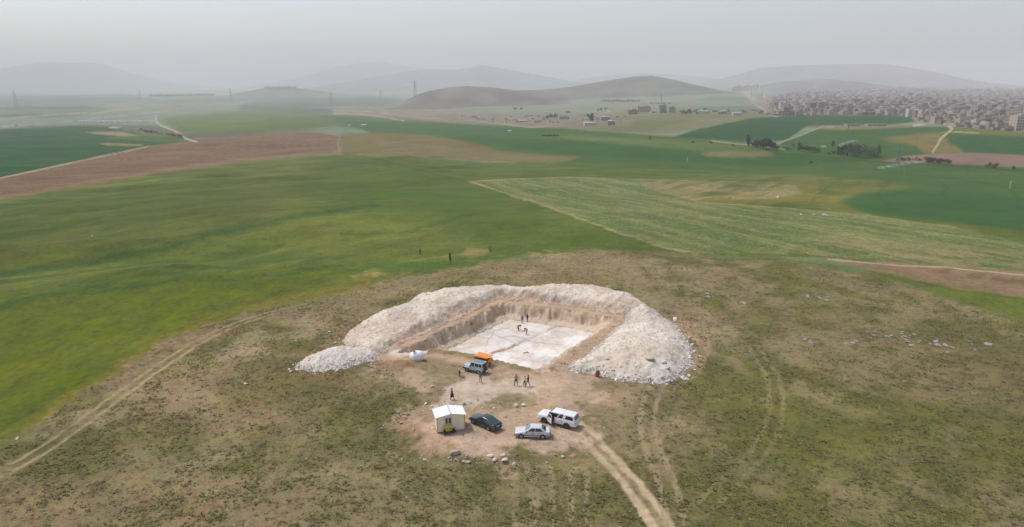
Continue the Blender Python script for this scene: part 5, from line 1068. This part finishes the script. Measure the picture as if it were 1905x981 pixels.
for u, v, h in [(1620, 293, 10), (1627, 291, 13), (1633, 291, 15), (1629, 290, 12)]: tree('poplar' if h > 14 else 'round', 'md', u, v, h, 'green tree at the right end of the bright trees', 'trees at the clump end', .9)
for u, v, h in [(1549, 274, 9), (1549, 286, 5), (1474.6, 272, 4), (1465, 279, 5), (1460, 277, 4), (1362, 272, 4), (1322, 267, 5), (1288.5, 266, 4), (1509.5, 303, 4), (1209, 261, 6), (1542, 288, 4)]:
    tree('bush' if h < 6 else 'poplar', 'dk', u, v, h, 'lone dark bush in the green valley field', 'lone bushes in the fields')
for u, v, h, c in [(1670, 299, 5, 'dk'), (1675.5, 299, 6, 'dk'), (1683, 299, 6, 'dk'), (1691, 300, 7, 'dk'), (1698, 299, 4, 'rd'), (1705, 299, 6, 'rd'), (1712, 300, 5, 'rd'), (1721, 299, 7, 'dk'), (1731, 303, 10, 'dk'), (1736, 304, 11, 'dk'), (1742, 304, 9, 'dk'), (1748, 304, 9, 'dk'), (1753, 305, 10, 'dk'), (1760, 305, 8, 'dk'), (1766, 306, 9, 'dk'), (1838, 311, 7, 'rd'), (1843, 312, 7, 'rd'), (1854, 313, 9, 'dk'), (1884, 315, 6, 'dk')]:
    tree('bush', c, u, v, h, 'bush in the row along the reddish field' if c == 'dk' else 'brownish bush in the row along the reddish field', 'row of bushes by the reddish field' if c == 'dk' else 'brownish bushes by the reddish field', .62)
for i in range(7): tree('bush', 'dk', 1012 + i * 4, 253.5, 3.6, 'dark shrub in the short line across the middle field', 'line of shrubs in the middle field', 1.2)
for u in (957, 960, 968, 971): tree('round', 'dk', u, 205, 4, 'dark tree on the plain below the reddish mound', 'trees below the reddish mound')
for u, v, h in [(1018, 222, 6), (1023, 221, 7), (1028, 220, 6), (1033, 220, 7), (1056, 212, 5), (1113, 208, 4), (1119, 207, 5), (1126, 206, 5), (1270, 214, 7), (1275, 214, 5), (1283, 213, 8), (1099, 226, 12), (1102, 227, 8), (1312, 207, 5)]:
    tree('round', 'dk', u, v, h, 'dark tree among the scattered buildings', 'trees among the scattered buildings')
for i in range(22): tree('round', 'dk', 1120 + i * 3.3, 190 - .7 * math.sin(i * .9), 3.2, 'small tree in the line at the foot of the rounded hill', 'tree line at the hill foot', 1.2)
for i in range(34): tree('round', 'dk', 278 + i * 3.5, 181.5 - .05 * i, 4.0, 'dark tree in the far line on the left plain', 'far tree line on the plain', 1.5)
for u, v, h in [(263, 243, 4), (268, 244, 3), (273, 247, 5), (277, 248, 6), (282, 248, 5), (287, 249, 5), (296, 251, 3), (300, 251, 3), (316, 253, 5), (321, 254, 5), (327, 254, 4), (333, 256, 6), (336, 256, 6)]:
    tree('bush', 'dk', u, v, h, 'dark bush by the farm shed and pale zigzag track', 'bushes by the far left farm', .8)
t = tree('poplar', 'md', 837.5, 487, 14, 'young slender tree standing alone at the edge of the green field', None, .75)
t = tree('poplar', 'dk', 781.5, 473.5, 8, 'tiny dark cypress like tree in the green field', None, .8)
# bare bush
x, y, z = hit(912, 470); bb = tag(empty('bare_bush', (x, y, z)), 'leafless grey bush on the bare patch of the green field', 'bush'); m = MB(); rb = random.Random(3)
for i in range(16):
    a = rb.uniform(0, 6.28); l_ = rb.uniform(.25, .9); p = Vector((0, 0, 0)); d_ = Vector((math.cos(a) * l_ * .5, math.sin(a) * l_ * .4, 1)).normalized()
    for k in range(3): q = p + d_ * rb.uniform(.6, 1.0); m.cyl(p, q, .03 - .008 * k, .022 - .008 * k, 5); p = q; d_ = (d_ + Vector((rb.uniform(-.3, .3), rb.uniform(-.3, .3), .1))).normalized()
m.build('branches', mat('grey_twig', (.12, .10, .08), .9), bb)
# stakes and poles
def pole(u, v0, v1, r, lab, m_, arm=True, name='utility_pole', cat='pole', grp=None):
    x, y, z = hit(u, v0); dist = math.sqrt(x * x + y * y + (z - CH) ** 2); h = (v0 - v1) * dist / F
    r0 = tag(empty(name, (x, y, z - .1), .4), lab, cat, grp); m = MB(); m.cyl((0, 0, -.1), (0, 0, h + .1), r, r * .7, 8); m.build('post', m_, r0)
    if arm:
        m = MB(); m.box(-h * .09, h * .09, -r * .6, r * .6, h * .93, h * .93 + r * 1.4); m.build('crossarm', m_, r0)
CON = mat('concrete_pole', (.22, .22, .21), .8); WOOD = mat('pale_stake', (.55, .48, .30), .8)
for u, v0, v1, l in [(535, 499, 476, 'tallest pale stake in the green field'), (565, 496, 486, 'short pale stake right of the tallest one'), (483, 481, 471, 'short leaning stake at the left end of the stake row'), (500, 448, 437, 'thin stake further up the green slope'), (522, 446, 438, 'thin short stake beside the one up the slope')]: pole(u, v0, v1, .035, l, WOOD, False, 'stake', 'stake')
for u, v0, v1, l in [(1275, 288, 272, 'concrete pole in the dark field below the hill'), (1681, 333, 316, 'pole just right of the nearest pylon'), (1799, 335, 321, 'pole in the open field towards the right edge'), (900, 256, 243, 'pole in the middle field above the olive crest'), (704, 247, 238, 'pole left of the small farm in the middle'), (1420, 268, 258, 'pole rising from the round clump of trees'), (1432, 279, 266, 'pole at the right side of the round clump')]: pole(u, v0, v1, .16, l, CON)
for u, v0, v1, l in [(1879, 350, 339, 'squat white marker post near the right edge'), (1278.5, 301, 293, 'small white post in the field under the middle hill')]: pole(u, v0, v1, .42, l, mat('white_post', (.42, .42, .41), .7), False, 'marker_post', 'post')
# ------------------------------------------------------------------ pylons
STL = mat('galvanised_steel', (.20, .205, .21), .6, .3)
def pylon_meshes():
    H_ = 30.0; r = .125; m = MB()
    def corner(z, sx, sy): wd = 3.2 * (1 - z / 21) + .75 * (z / 21) if z < 21 else .75 * (1 - (z - 21) / 9) + .12; return (sx * wd, sy * wd, z)
    zs2 = [0, 5, 9.5, 13.5, 17, 20, 23, 26, 30]
    for sx in (1, -1):
        for sy in (1, -1):
            for a, b in zip(zs2, zs2[1:]): m.cyl(corner(a, sx, sy), corner(b, sx, sy), r, r, 4)
    for a, b in zip(zs2, zs2[1:]):
        for s in (1, -1):
            m.cyl(corner(a, 1, s), corner(b, -1, s), r * .55, n=4); m.cyl(corner(a, -1, s), corner(b, 1, s), r * .55, n=4); m.cyl(corner(a, s, 1), corner(b, s, -1), r * .55, n=4); m.cyl(corner(a, s, -1), corner(b, s, 1), r * .55, n=4)
            m.cyl(corner(b, 1, s), corner(b, -1, s), r * .5, n=4); m.cyl(corner(b, s, 1), corner(b, s, -1), r * .5, n=4)
    o = m.build('mast', STL); out = [('mast', o.data)]; bpy.data.objects.remove(o)
    for z, l in ((20, 4.6), (23.3, 4.0), (26.5, 3.2)):
        m = MB()
        for s in (1, -1):
            for yy in (.5, -.5): m.cyl((0, yy, z), (s * l, 0, z + .3), r * .6, n=4); m.cyl((0, yy, z + 1.3), (s * l, 0, z + .3), r * .5, n=4)
            m.cyl((s * l, 0, z + .3), (s * l, 0, z - .9), .12, n=5)
        o = m.build('crossarm', STL); out.append(('crossarm', o.data)); bpy.data.objects.remove(o)
    return out
PY = pylon_meshes()
for u, v0, v1, l in [(1668, 320, 277, 'nearest lattice pylon, standing below the row of bushes'), (1574, 274, 235, 'lattice pylon behind the largest clump of trees'), (1518.5, 237, 211, 'lattice pylon where the smooth field meets the town'), (1483, 214, 190, 'lattice pylon rising among the first houses of town'),
                     (31, 202, 175, 'hazy pylon at the far left beyond the road'), (262, 192, 170, 'hazy pylon near the far tree line on the left plain'), (430.5, 192, 167, 'hazy pylon where the main road fades out'), (538, 183, 170, 'small hazy pylon in front of the mesa'), (617, 201, 176, 'hazy pylon between the mesa and the white warehouse'), (709, 188, 168, 'hazy pylon left of the white warehouse'), (772.5, 188, 151, 'tall hazy pylon just right of the white warehouse'),
                     (1397, 184, 172, 'tiny pylon left of the pale road cut by the town hill'), (1417, 186, 173, 'tiny pylon right of the pale road cut by the town hill')]:
    x, y, z = hit(u, v0); dist = math.sqrt(x * x + y * y + (z - CH) ** 2); h = (v0 - v1) * dist / F
    r0 = tag(empty('pylon', (x, y, z), .5 + (u % 7) * .1), l, 'pylon', 'pylons of the power lines'); r0.scale = (h / 30 * .9, h / 30 * .9, h / 30)
    for n_, me in PY: o = bpy.data.objects.new(n_, me); COL.objects.link(o); o.parent = r0
# ------------------------------------------------------------------ buildings
WALL = mat('render_wall', (1, 1, 1), .9, spec=.1, noise=.10, nscale=.35, objcol=True); WIN = mat('window_dark', (.05, .055, .06), .3); ROOFM = mat('flat_roof', (.26, .245, .235), .9, noise=.12, nscale=.5)
ROOFW = mat('white_sheet_roof', (.78, .79, .80), .5)
def building_parts(wd, dp, fl, fh=3.1, nw=3, ns=2, hut=True):
    h = fl * fh + .4; P = []
    m = MB(); m.box(-wd / 2, wd / 2, -dp / 2, dp / 2, -3, h); P.append(('wall', m, WALL))
    m = MB(); m.box(-wd / 2 + .25, wd / 2 - .25, -dp / 2 + .25, dp / 2 - .25, h, h + .06)
    P.append(('roof', m, ROOFM))
    m = MB()
    for q in ((-wd / 2, wd / 2, -dp / 2, -dp / 2 + .22), (-wd / 2, wd / 2, dp / 2 - .22, dp / 2), (-wd / 2, -wd / 2 + .22, -dp / 2 + .22, dp / 2 - .22), (wd / 2 - .22, wd / 2, -dp / 2 + .22, dp / 2 - .22)): m.box(*q, h, h + .75)
    P.append(('parapet', m, WALL))
    if hut: m = MB(); m.box(wd * .05, wd * .38, -dp * .05, dp * .3, h + .06, h + 2.5); P.append(('stair_hut', m, WALL))
    for f in range(fl):
        for i in range(nw):
            x = -wd / 2 + wd * (i + .5) / nw; m = MB(); m.box(x - .75, x + .75, -dp / 2 - .03, -dp / 2 + .1, f * fh + 1.0, f * fh + 2.4); P.append(('window', m, WIN))
        for i in range(ns):
            y = -dp / 2 + dp * (i + .5) / ns; m = MB(); m.box(-wd / 2 - .03, -wd / 2 + .1, y - .6, y + .6, f * fh + 1.1, f * fh + 2.3); P.append(('window', m, WIN))
    return P
SPEC = {'two': (10, 11, 2, 3.1, 3, 2, True), 'three': (11, 12, 3, 3.1, 3, 2, True), 'four': (12, 13, 4, 3.1, 4, 2, True), 'five': (12, 12, 5, 3.1, 4, 2, True), 'low': (15, 8, 1, 3.6, 4, 2, False), 'small': (7, 7, 1, 3.0, 2, 1, False), 'wide': (24, 12, 3, 3.2, 7, 2, True)}
BM = {}
def bmesh_of(k):
    if k not in BM:
        P = building_parts(*SPEC[k]); parts = []
        for n_, m, mt in P: o = m.build(n_, mt); parts.append((n_, o.data)); bpy.data.objects.remove(o)
        a = MB()
        for n_, m, mt in P: a.add(m.v, m.f, {WALL: 0, WIN: 1, ROOFM: 2}[mt])
        o = a.build('house', [WALL, WIN, ROOFM]); BM[k] = (parts, o.data); bpy.data.objects.remove(o)
    return BM[k]
def building(k, x, y, z, rz, sc, col, lab, grp, full, cat='house', name='house', roof=None):
    parts, one = bmesh_of(k); sc = (sc,) * 3 if isinstance(sc, (int, float)) else sc
    if not full:
        o = bpy.data.objects.new(name, one); COL.objects.link(o); o.location = (x, y, z); o.rotation_euler = (0, 0, rz); o.scale = sc; o.color = (*col, 1); return tag(o, lab, cat, grp)
    r0 = tag(empty(name, (x, y, z), rz), lab, cat, grp); r0.scale = sc
    for n_, me in parts:
        o = bpy.data.objects.new(n_, me); COL.objects.link(o); o.parent = r0; o.color = (*col, 1)
        if roof and n_ == 'roof': o.material_slots[0].link = 'OBJECT'; o.material_slots[0].material = roof; o.location.z = .78
    return r0
TAN = (.34, .28, .22); BRK = (.28, .20, .15); GRY = (.30, .29, .28); WHI = (.52, .50, .48); CRE = (.46, .40, .32); PNK = (.46, .33, .28)
RB = random.Random(77)
def bpx(k, u, v, wpx, hpx, col, lab, grp=None, cat='building', name='building', full=True, rz=None, roof=None):
    x, y, z = hit(u, v); dist = math.sqrt(x * x + y * y + (z - CH) ** 2); W_, D_, fl, fh = SPEC[k][:4]; h = fl * fh + 1.1
    rz = RB.uniform(-.2, .2) if rz is None else rz; sx = wpx * dist / F / W_; sz = hpx * dist / F / h
    return building(k, x, y, z, rz, (sx, max(.6, min(sx, 1.4)), sz), col, lab, grp, full, cat, name, roof)
for k, u, v, w_, h, c, l in [('low', 1097, 233, 22, 5, WHI, 'low white walled building with a dark opening at the field edge'), ('two', 1126, 224, 15, 7, GRY, 'grey block behind the low white building'), ('two', 1137, 233, 13, 8, GRY, 'dark grey block right of the low white building'), ('two', 1176, 213, 16, 8, BRK, 'brown block left of the pinkish school like block'),
                             ('wide', 1198, 208, 23, 9, PNK, 'wide pink and white three storey block on the rise'), ('four', 1232, 210, 12, 13, GRY, 'tall grey unfinished block under the thin mast'), ('three', 1249, 210, 11, 10, GRY, 'grey block right of the tall one under the mast'), ('low', 1228, 193, 42, 2.6, WHI, 'long low white shed on the plain behind the mast'), ('low', 1308, 211, 19, 5, WHI, 'white roofed shed with an arched look on the crest'), ('small', 1345, 212, 10, 5, GRY, 'small grey shed on the crest right of the white roofed one'),
                             ('low', 1371, 215, 15, 5, WHI, 'white shed near the pale road cut'), ('low', 1049, 222, 18, 5, GRY, 'low grey building at the left end of the scattered hamlet'), ('low', 972, 227, 18, 3, PNK, 'pinkish white low shed on the stony ground'), ('low', 1000, 228, 13, 3, PNK, 'smaller pinkish shed right of the first one'), ('small', 948, 247, 7, 4, WHI, 'tiny white hut alone in the green middle field'), ('small', 677, 236, 9, 3.5, WHI, 'small white farmhouse in the middle field left'), ('small', 650, 235, 5, 2, WHI, 'tiny white hut left of the small farmhouse'), ('low', 1018, 211, 9, 2.4, WHI, 'low white shed on the stony ground behind the hamlet'),
                             ('low', 212, 240, 14, 2.6, (.8, .8, .78), 'white long shed at the left farm'), ('small', 224, 239.5, 5, 2.6, WHI, 'tiny white hut next to the long shed at the left farm'), ('small', 251.5, 244, 8, 4.2, WHI, 'pale farmhouse by the bushes on the left'),
                             ('low', 1584.5, 234.5, 21, 3.2, GRY, 'left one of two long dark sheds on the crest below town'), ('low', 1628, 234.5, 30, 3.2, GRY, 'right one of two long dark sheds on the crest below town'),
                             ('five', 1693, 218, 11, 13, WHI, 'white five storey block with dark window bands at the town edge'), ('three', 1706, 219, 11, 12, BRK, 'brown block between the white and the cream blocks'), ('three', 1721, 220, 18, 12, CRE, 'cream block with large windows at the town edge'), ('low', 1736, 224, 30, 4, GRY, 'long low grey shed below the cream block'),
                             ('five', 1892, 243, 16, 22, CRE, 'tall cream stepped block at the right edge of the photo'), ('four', 1902, 233, 12, 16, GRY, 'grey block behind the tall cream stepped one'), ('four', 1818, 216, 14, 16, GRY, 'dark grey unfinished tower block on the right of town')]:
    bpx(k, u, v, w_, h, c, l, None, roof=ROOFW if ('white' in l and 'storey' not in l) else None)
for u, v, w_, l in [(1813, 191, 22, 'long bright white roofed hall in the middle of town'), (1811, 178, 22, 'farther white roofed hall deep in the town'), (1628.5, 170, 11, 'small bright white roofed hall far back in town')]: bpx('low', u, v, w_, 2.6, WHI, l, roof=ROOFW, rz=0)
for u, v, w_, h, l in [(758, 161, 24, 5, 'pale blue white warehouse in the haze of the far plain'), (1013, 158, 26, 4, 'long white warehouse in the haze right of the grey peak')]: bpx('low', u, v, w_, h, (.6, .63, .66), l, rz=0, roof=ROOFW)
for i in range(6): bpx('two', 497 + i * 10, 166.5 + .3 * (i % 2), 9, 4.5, TAN, 'hazy block on the mesa far left', 'blocks on the far mesa', 'building', full=False)
for i in range(9): bpx('four', 1364 + i * 5.4, 170 - i * .3, 4.6, 7 + (i % 3), GRY, 'hazy apartment block in the row at the foot of the flat topped mountain', 'far row of apartment blocks', 'building', full=False)
for i in range(14): bpx('low', 150 + i * 10.2, 228.3, 9 * RB.uniform(.6, 1.1), 2.6, (.82, .81, .78), 'white low shed in the row beside the main road', 'row of white sheds by the road', 'shed', 'shed', full=True, rz=0, roof=ROOFW)
for i in range(10): bpx('small', RB.uniform(655, 800), RB.uniform(163, 180), RB.uniform(6, 14), 2, WHI, 'pale hazy shed on the far plain near the warehouse', 'hazy sheds of the far plain', 'shed', 'shed', full=False)
for i in range(64):
    u, v = RB.uniform(850, 1175), RB.uniform(216, 229); bpx('small', u, v, RB.uniform(2.5, 6.5), RB.uniform(1.2, 2.6), RB.choice([WHI, PNK, TAN, CRE, GRY]), 'tiny hut or wall of the scattered hamlet on stony ground', 'scattered hamlet', 'hut', 'hut', full=False)
for i in range(46): u = RB.uniform(1165, 1440); bpx('small', u, RB.uniform(205, 213), RB.uniform(3, 9), RB.uniform(1.5, 4), RB.choice([WHI, TAN, GRY]), 'small shed along the crest between the hamlet and town', 'sheds along the crest', 'shed', 'shed', full=False)
# thin mast behind the tall block
x, y, z = hit(1230.7, 209.5); dist = math.hypot(x, y); hM = 31 * dist / F; ms = tag(empty('radio_mast', (x, y + 9, z)), 'thin dark radio mast rising behind the tall grey block', 'mast'); m = MB()
for k in range(3): a = k * 2.09; m.cyl((math.cos(a) * 1.0, math.sin(a) * 1.0, 0), (math.cos(a) * .35, math.sin(a) * .35, hM), .16, n=4)
for k in range(24): m.cyl((1 - .027 * k, 0, hM * k / 24), (-.5, .8, hM * (k + 1) / 24), .1, n=4); m.cyl((-.5, .8, hM * k / 24), (-.5, -.8, hM * (k + 1) / 24), .1, n=4)
m.build('lattice', STL, ms)
# the town: nearest 230 houses one by one, the mass behind as one
TOWN = [(1440, 216), (1560, 214), (1690, 215), (1708, 225), (1760, 234), (1905, 247), (2250, 268), (2250, 163.5), (1905, 163.5), (1760, 164.5), (1640, 162), (1560, 163), (1500, 165), (1455, 172), (1430, 190)]
C_ = []; rt = np.random.RandomState(8); y = 850.0
while y < 7200:
    k = y / 1000; dx = 11.8 * k ** .55; xs = np.arange(.33 * y, .98 * y, dx)
    C_.append(np.stack([xs + rt.uniform(-.3, .3, len(xs)) * dx, y + rt.uniform(-.35, .35, len(xs)) * 14 * k ** 1.25, np.full(len(xs), k)], 1)); y += 11.5 * k ** 1.25
C_ = np.concatenate(C_); zt = zf(C_[:, 0], C_[:, 1]); u_, v_ = proj(C_[:, 0], C_[:, 1], zt)
street = (np.mod(C_[:, 0] * .9 + C_[:, 1] * .3, 95) < 11) | (rt.rand(len(C_)) < .06)
ok = (sdist(u_, v_, TOWN) > 0) & ~street & ~((np.abs(u_ - 1696) < 9) & (v_ > 205)) & ~((np.abs(u_ - 1720) < 12) & (v_ > 206) & (v_ < 224)) & ~((np.abs(u_ - 1893) < 12) & (v_ > 228))
C_ = C_[ok]; zt = zt[ok]; u_ = u_[ok]; v_ = v_[ok]
vis = (u_ < 1935); order = np.argsort(np.where(vis, C_[:, 1], 1e9)); near = order[:235]; rest = np.setdiff1d(np.arange(len(C_)), near)
PALT = [TAN, GRY, BRK, (.38, .34, .3), (.24, .22, .21), WHI, (.33, .26, .2), (.42, .39, .36), CRE]; PALM = [tuple(b_ + (q - .27) * .5 for q, b_ in zip(c, (.255, .225, .205))) for c in PALT]
for n_, i in enumerate(near):
    CNAME = {TAN: 'tan', GRY: 'grey', BRK: 'brown', (.38, .34, .3): 'beige grey', (.24, .22, .21): 'dark grey', WHI: 'whitish', (.33, .26, .2): 'dull brown', (.42, .39, .36): 'light grey', CRE: 'cream'}; KNAME = dict(two='two storey', three='three storey', four='four storey', five='five storey', low='long low', small='small low')
    x, y = C_[i, :2]; k = RB.choices(['two', 'three', 'four', 'low', 'five', 'small'], [.36, .24, .08, .18, .02, .12])[0]; cc = RB.choice(PALT); j = RB.uniform(.85, 1.1)
    building(k, x, y, zt[i], .12 + RB.choice([0, 0, 1.571, 3.14]) + RB.uniform(-.06, .06), (RB.uniform(.68, 1.02), RB.uniform(.68, .95), RB.uniform(.6, .82)), tuple((b_ + (q - .27) * .7) * j for q, b_ in zip(cc, (.26, .235, .215))), (CNAME[tuple(cc)] + ' ' + KNAME[k] + ' house in the near rows of the town'), 'houses of the town', n_ < 46)
def boxes_mass(name, lab, xs, ys_, zs_, w_, d_, h_, ang, wall, roof, cat):
    n = len(xs); c, s = np.cos(ang), np.sin(ang); V = np.zeros((n, 5, 4, 3)); cor = [(-.5, -.5), (.5, -.5), (.5, .5), (-.5, .5)]
    P = np.zeros((n, 2, 4, 3))
    for t_ in (0, 1):
        for k, (a, b) in enumerate(cor):
            lx, ly = a * w_, b * d_; P[:, t_, k, 0] = xs + lx * c - ly * s; P[:, t_, k, 1] = ys_ + lx * s + ly * c; P[:, t_, k, 2] = zs_ + (h_ if t_ else -3)
    for k in range(4): V[:, k] = np.stack([P[:, 0, k], P[:, 0, (k + 1) % 4], P[:, 1, (k + 1) % 4], P[:, 1, k]], 1)
    V[:, 4] = P[:, 1]; C = np.ones((n, 5, 4, 4)); C[..., :3] = wall[:, None, None]; C[:, 4, :, :3] = roof[:, None]
    V[:, 4] = P[:, 1]
    o = np_mesh(name, V.reshape(-1, 3), np.arange(n * 20).reshape(-1, 4), [mat('far_wall', (1, 1, 1), .9, spec=.1, attr='tint', noise=.35, nscale=.28)], {'tint': ('FLOAT_COLOR', C.reshape(-1, 4))}, smooth=False); return tag(o, lab, cat, kind='stuff')
r_ = rest; n = len(r_); k = C_[r_, 2]; pw = np.array(PALM)[rt.randint(0, len(PALT), n)] * (.8 + .4 * rt.rand(n))[:, None]; pr = np.array([(.25, .23, .22), (.34, .32, .31), (.18, .17, .17), (.50, .49, .49), (.27, .23, .20)])[rt.choice(5, n, p=[.4, .2, .25, .04, .11])] * (.85 + .3 * rt.rand(n))[:, None]
boxes_mass('town_houses', 'dense grey mass of flat roofed houses fading into the haze', C_[r_, 0], C_[r_, 1], zt[r_], rt.uniform(6.5, 12, n) * k ** .4, rt.uniform(6.5, 11, n) * k ** .5, rt.choice([3.3, 5.8, 8.2, 11, 15], n, p=[.32, .36, .22, .08, .02]), .12 + rt.uniform(-.08, .08, n), pw, pr, 'houses')
# ------------------------------------------------------------------ traffic on the far road
def far_truck(u, v, col, lab, L_=7, hgt=3):
    x, y, z = hit(u, v); r0 = tag(empty('truck' if L_ > 5 else 'car', (x, y, z + .03), .45), lab, 'truck' if L_ > 5 else 'car'); pm = mat('paint_%d' % int(col[0] * 99), col, .4)
    m = MB(); m.box(-L_ / 2, L_ * .2, -1.1, 1.1, .7, hgt); m.build('load_box', pm, r0, bevel=.06); m = MB(); m.box(L_ * .24, L_ / 2, -1.05, 1.05, .6, hgt * .85); cabb = m.build('cab', pm, r0, bevel=.1); m = MB(); m.box(L_ / 2 - .05, L_ / 2 + .02, -.9, .9, hgt * .5, hgt * .78); m.build('windscreen', GLS, cabb)
    for xx in (-L_ * .32, L_ * .36):
        for s in (1, -1): m = MB(); m.cyl((xx, s * .95, .5), (xx, s * 1.15, .5), .5, n=12); m.build('wheel', TY, r0)
far_truck(371, 203, (.75, .75, .75), 'white truck on the far main road'); far_truck(399, 201, (.06, .06, .07), 'dark truck ahead of the white one on the far road'); far_truck(411, 198.6, (.05, .055, .06), 'second dark truck, close to where the road fades'); far_truck(31, 234.5, (.08, .06, .06), 'small dark vehicle on the road at the left edge', 4.4, 1.7); far_truck(62, 229.5, (.6, .6, .6), 'pale car right of the dark one on the left stretch of road', 4.4, 1.7); far_truck(443, 193.6, (.1, .1, .11), 'tiny dark car at the far end of the road', 4.4, 1.7)
# irrigation spray over the valley fields
def spray(px, lab, hgt, n):
    A0 = np.array(hit(*px[0])); A1 = np.array(hit(*px[1])); rs = np.random.RandomState(n); t = rs.rand(n); P = A0 + (A1 - A0) * t[:, None]; L_ = np.linalg.norm(A1 - A0)
    P[:, 0] += rs.randn(n) * .8 + np.sin(t * 40) * .8; P[:, 1] += rs.randn(n) * 2.5; P[:, 2] = zf(P[:, 0], P[:, 1]) + rs.rand(n) * hgt * (.35 + .65 * np.sin(t * 3.1)); s = .07 + .08 * rs.rand(n)
    base_ = np.array([(1, 0, -.5), (-.5, .87, -.5), (-.5, -.87, -.5), (0, 0, 1.0)]); V = P[:, None] + base_[None] * s[:, None, None]; f = np.array([(0, 1, 3), (1, 2, 3), (2, 0, 3), (0, 2, 1)])
    tag(np_mesh('spray', V.reshape(-1, 3), (np.arange(n)[:, None, None] * 4 + f).reshape(-1, 3), [mat('water_drops', (.75, .78, .8), .3)], smooth=False), lab, 'irrigation spray', kind='stuff')
spray(((1634, 314), (1712, 301)), 'white mist of irrigation water by the nearest pylon', 2.0, 1100); spray(((1560, 273), (1592, 262)), 'white mist of irrigation water beyond the tree clump', 2.4, 800); spray(((1528, 274), (1536, 274)), 'short white puff of irrigation water left of the tree clump', 2.4, 260)
# ------------------------------------------------------------------ labels that tell members of a group apart
ORD = lambda n: '%d%s' % (n, 'th' if 10 <= n % 100 <= 20 else {1: 'st', 2: 'nd', 3: 'rd'}.get(n % 10, 'th'))
bpy.context.view_layer.update()
_by = {}
for o in bpy.data.objects:
    if o.parent is None and o.get('group') and o.get('label'): _by.setdefault((o['group'], o['label']), []).append(o)
for (g_, l_), os_ in _by.items():
    if len(os_) < 2: continue
    def uv(o): a_, b_ = proj(o.location.x, o.location.y, o.location.z); return float(a_), float(b_)
    os_ = sorted(os_, key=lambda o: uv(o)[0])
    rows = [os_]
    if len(os_) > 24:
        vs_ = sorted(uv(o)[1] for o in os_); c1_, c2_ = vs_[len(vs_) // 3], vs_[2 * len(vs_) // 3]
        rows = [[o for o in os_ if uv(o)[1] < c1_], [o for o in os_ if c1_ <= uv(o)[1] < c2_], [o for o in os_ if uv(o)[1] >= c2_]]
    for r_i, row in enumerate(rows):
        wd_ = '' if len(rows) == 1 else (' farther', ' middle', ' nearer')[r_i] + ' ones'
        for i, o in enumerate(row):
            base_l = ' '.join(l_.split()[:16 - (4 if not wd_ else 7)])
            o['label'] = base_l + ', ' + ORD(i + 1) + ' from left' + (' of' + wd_ if wd_ else '')
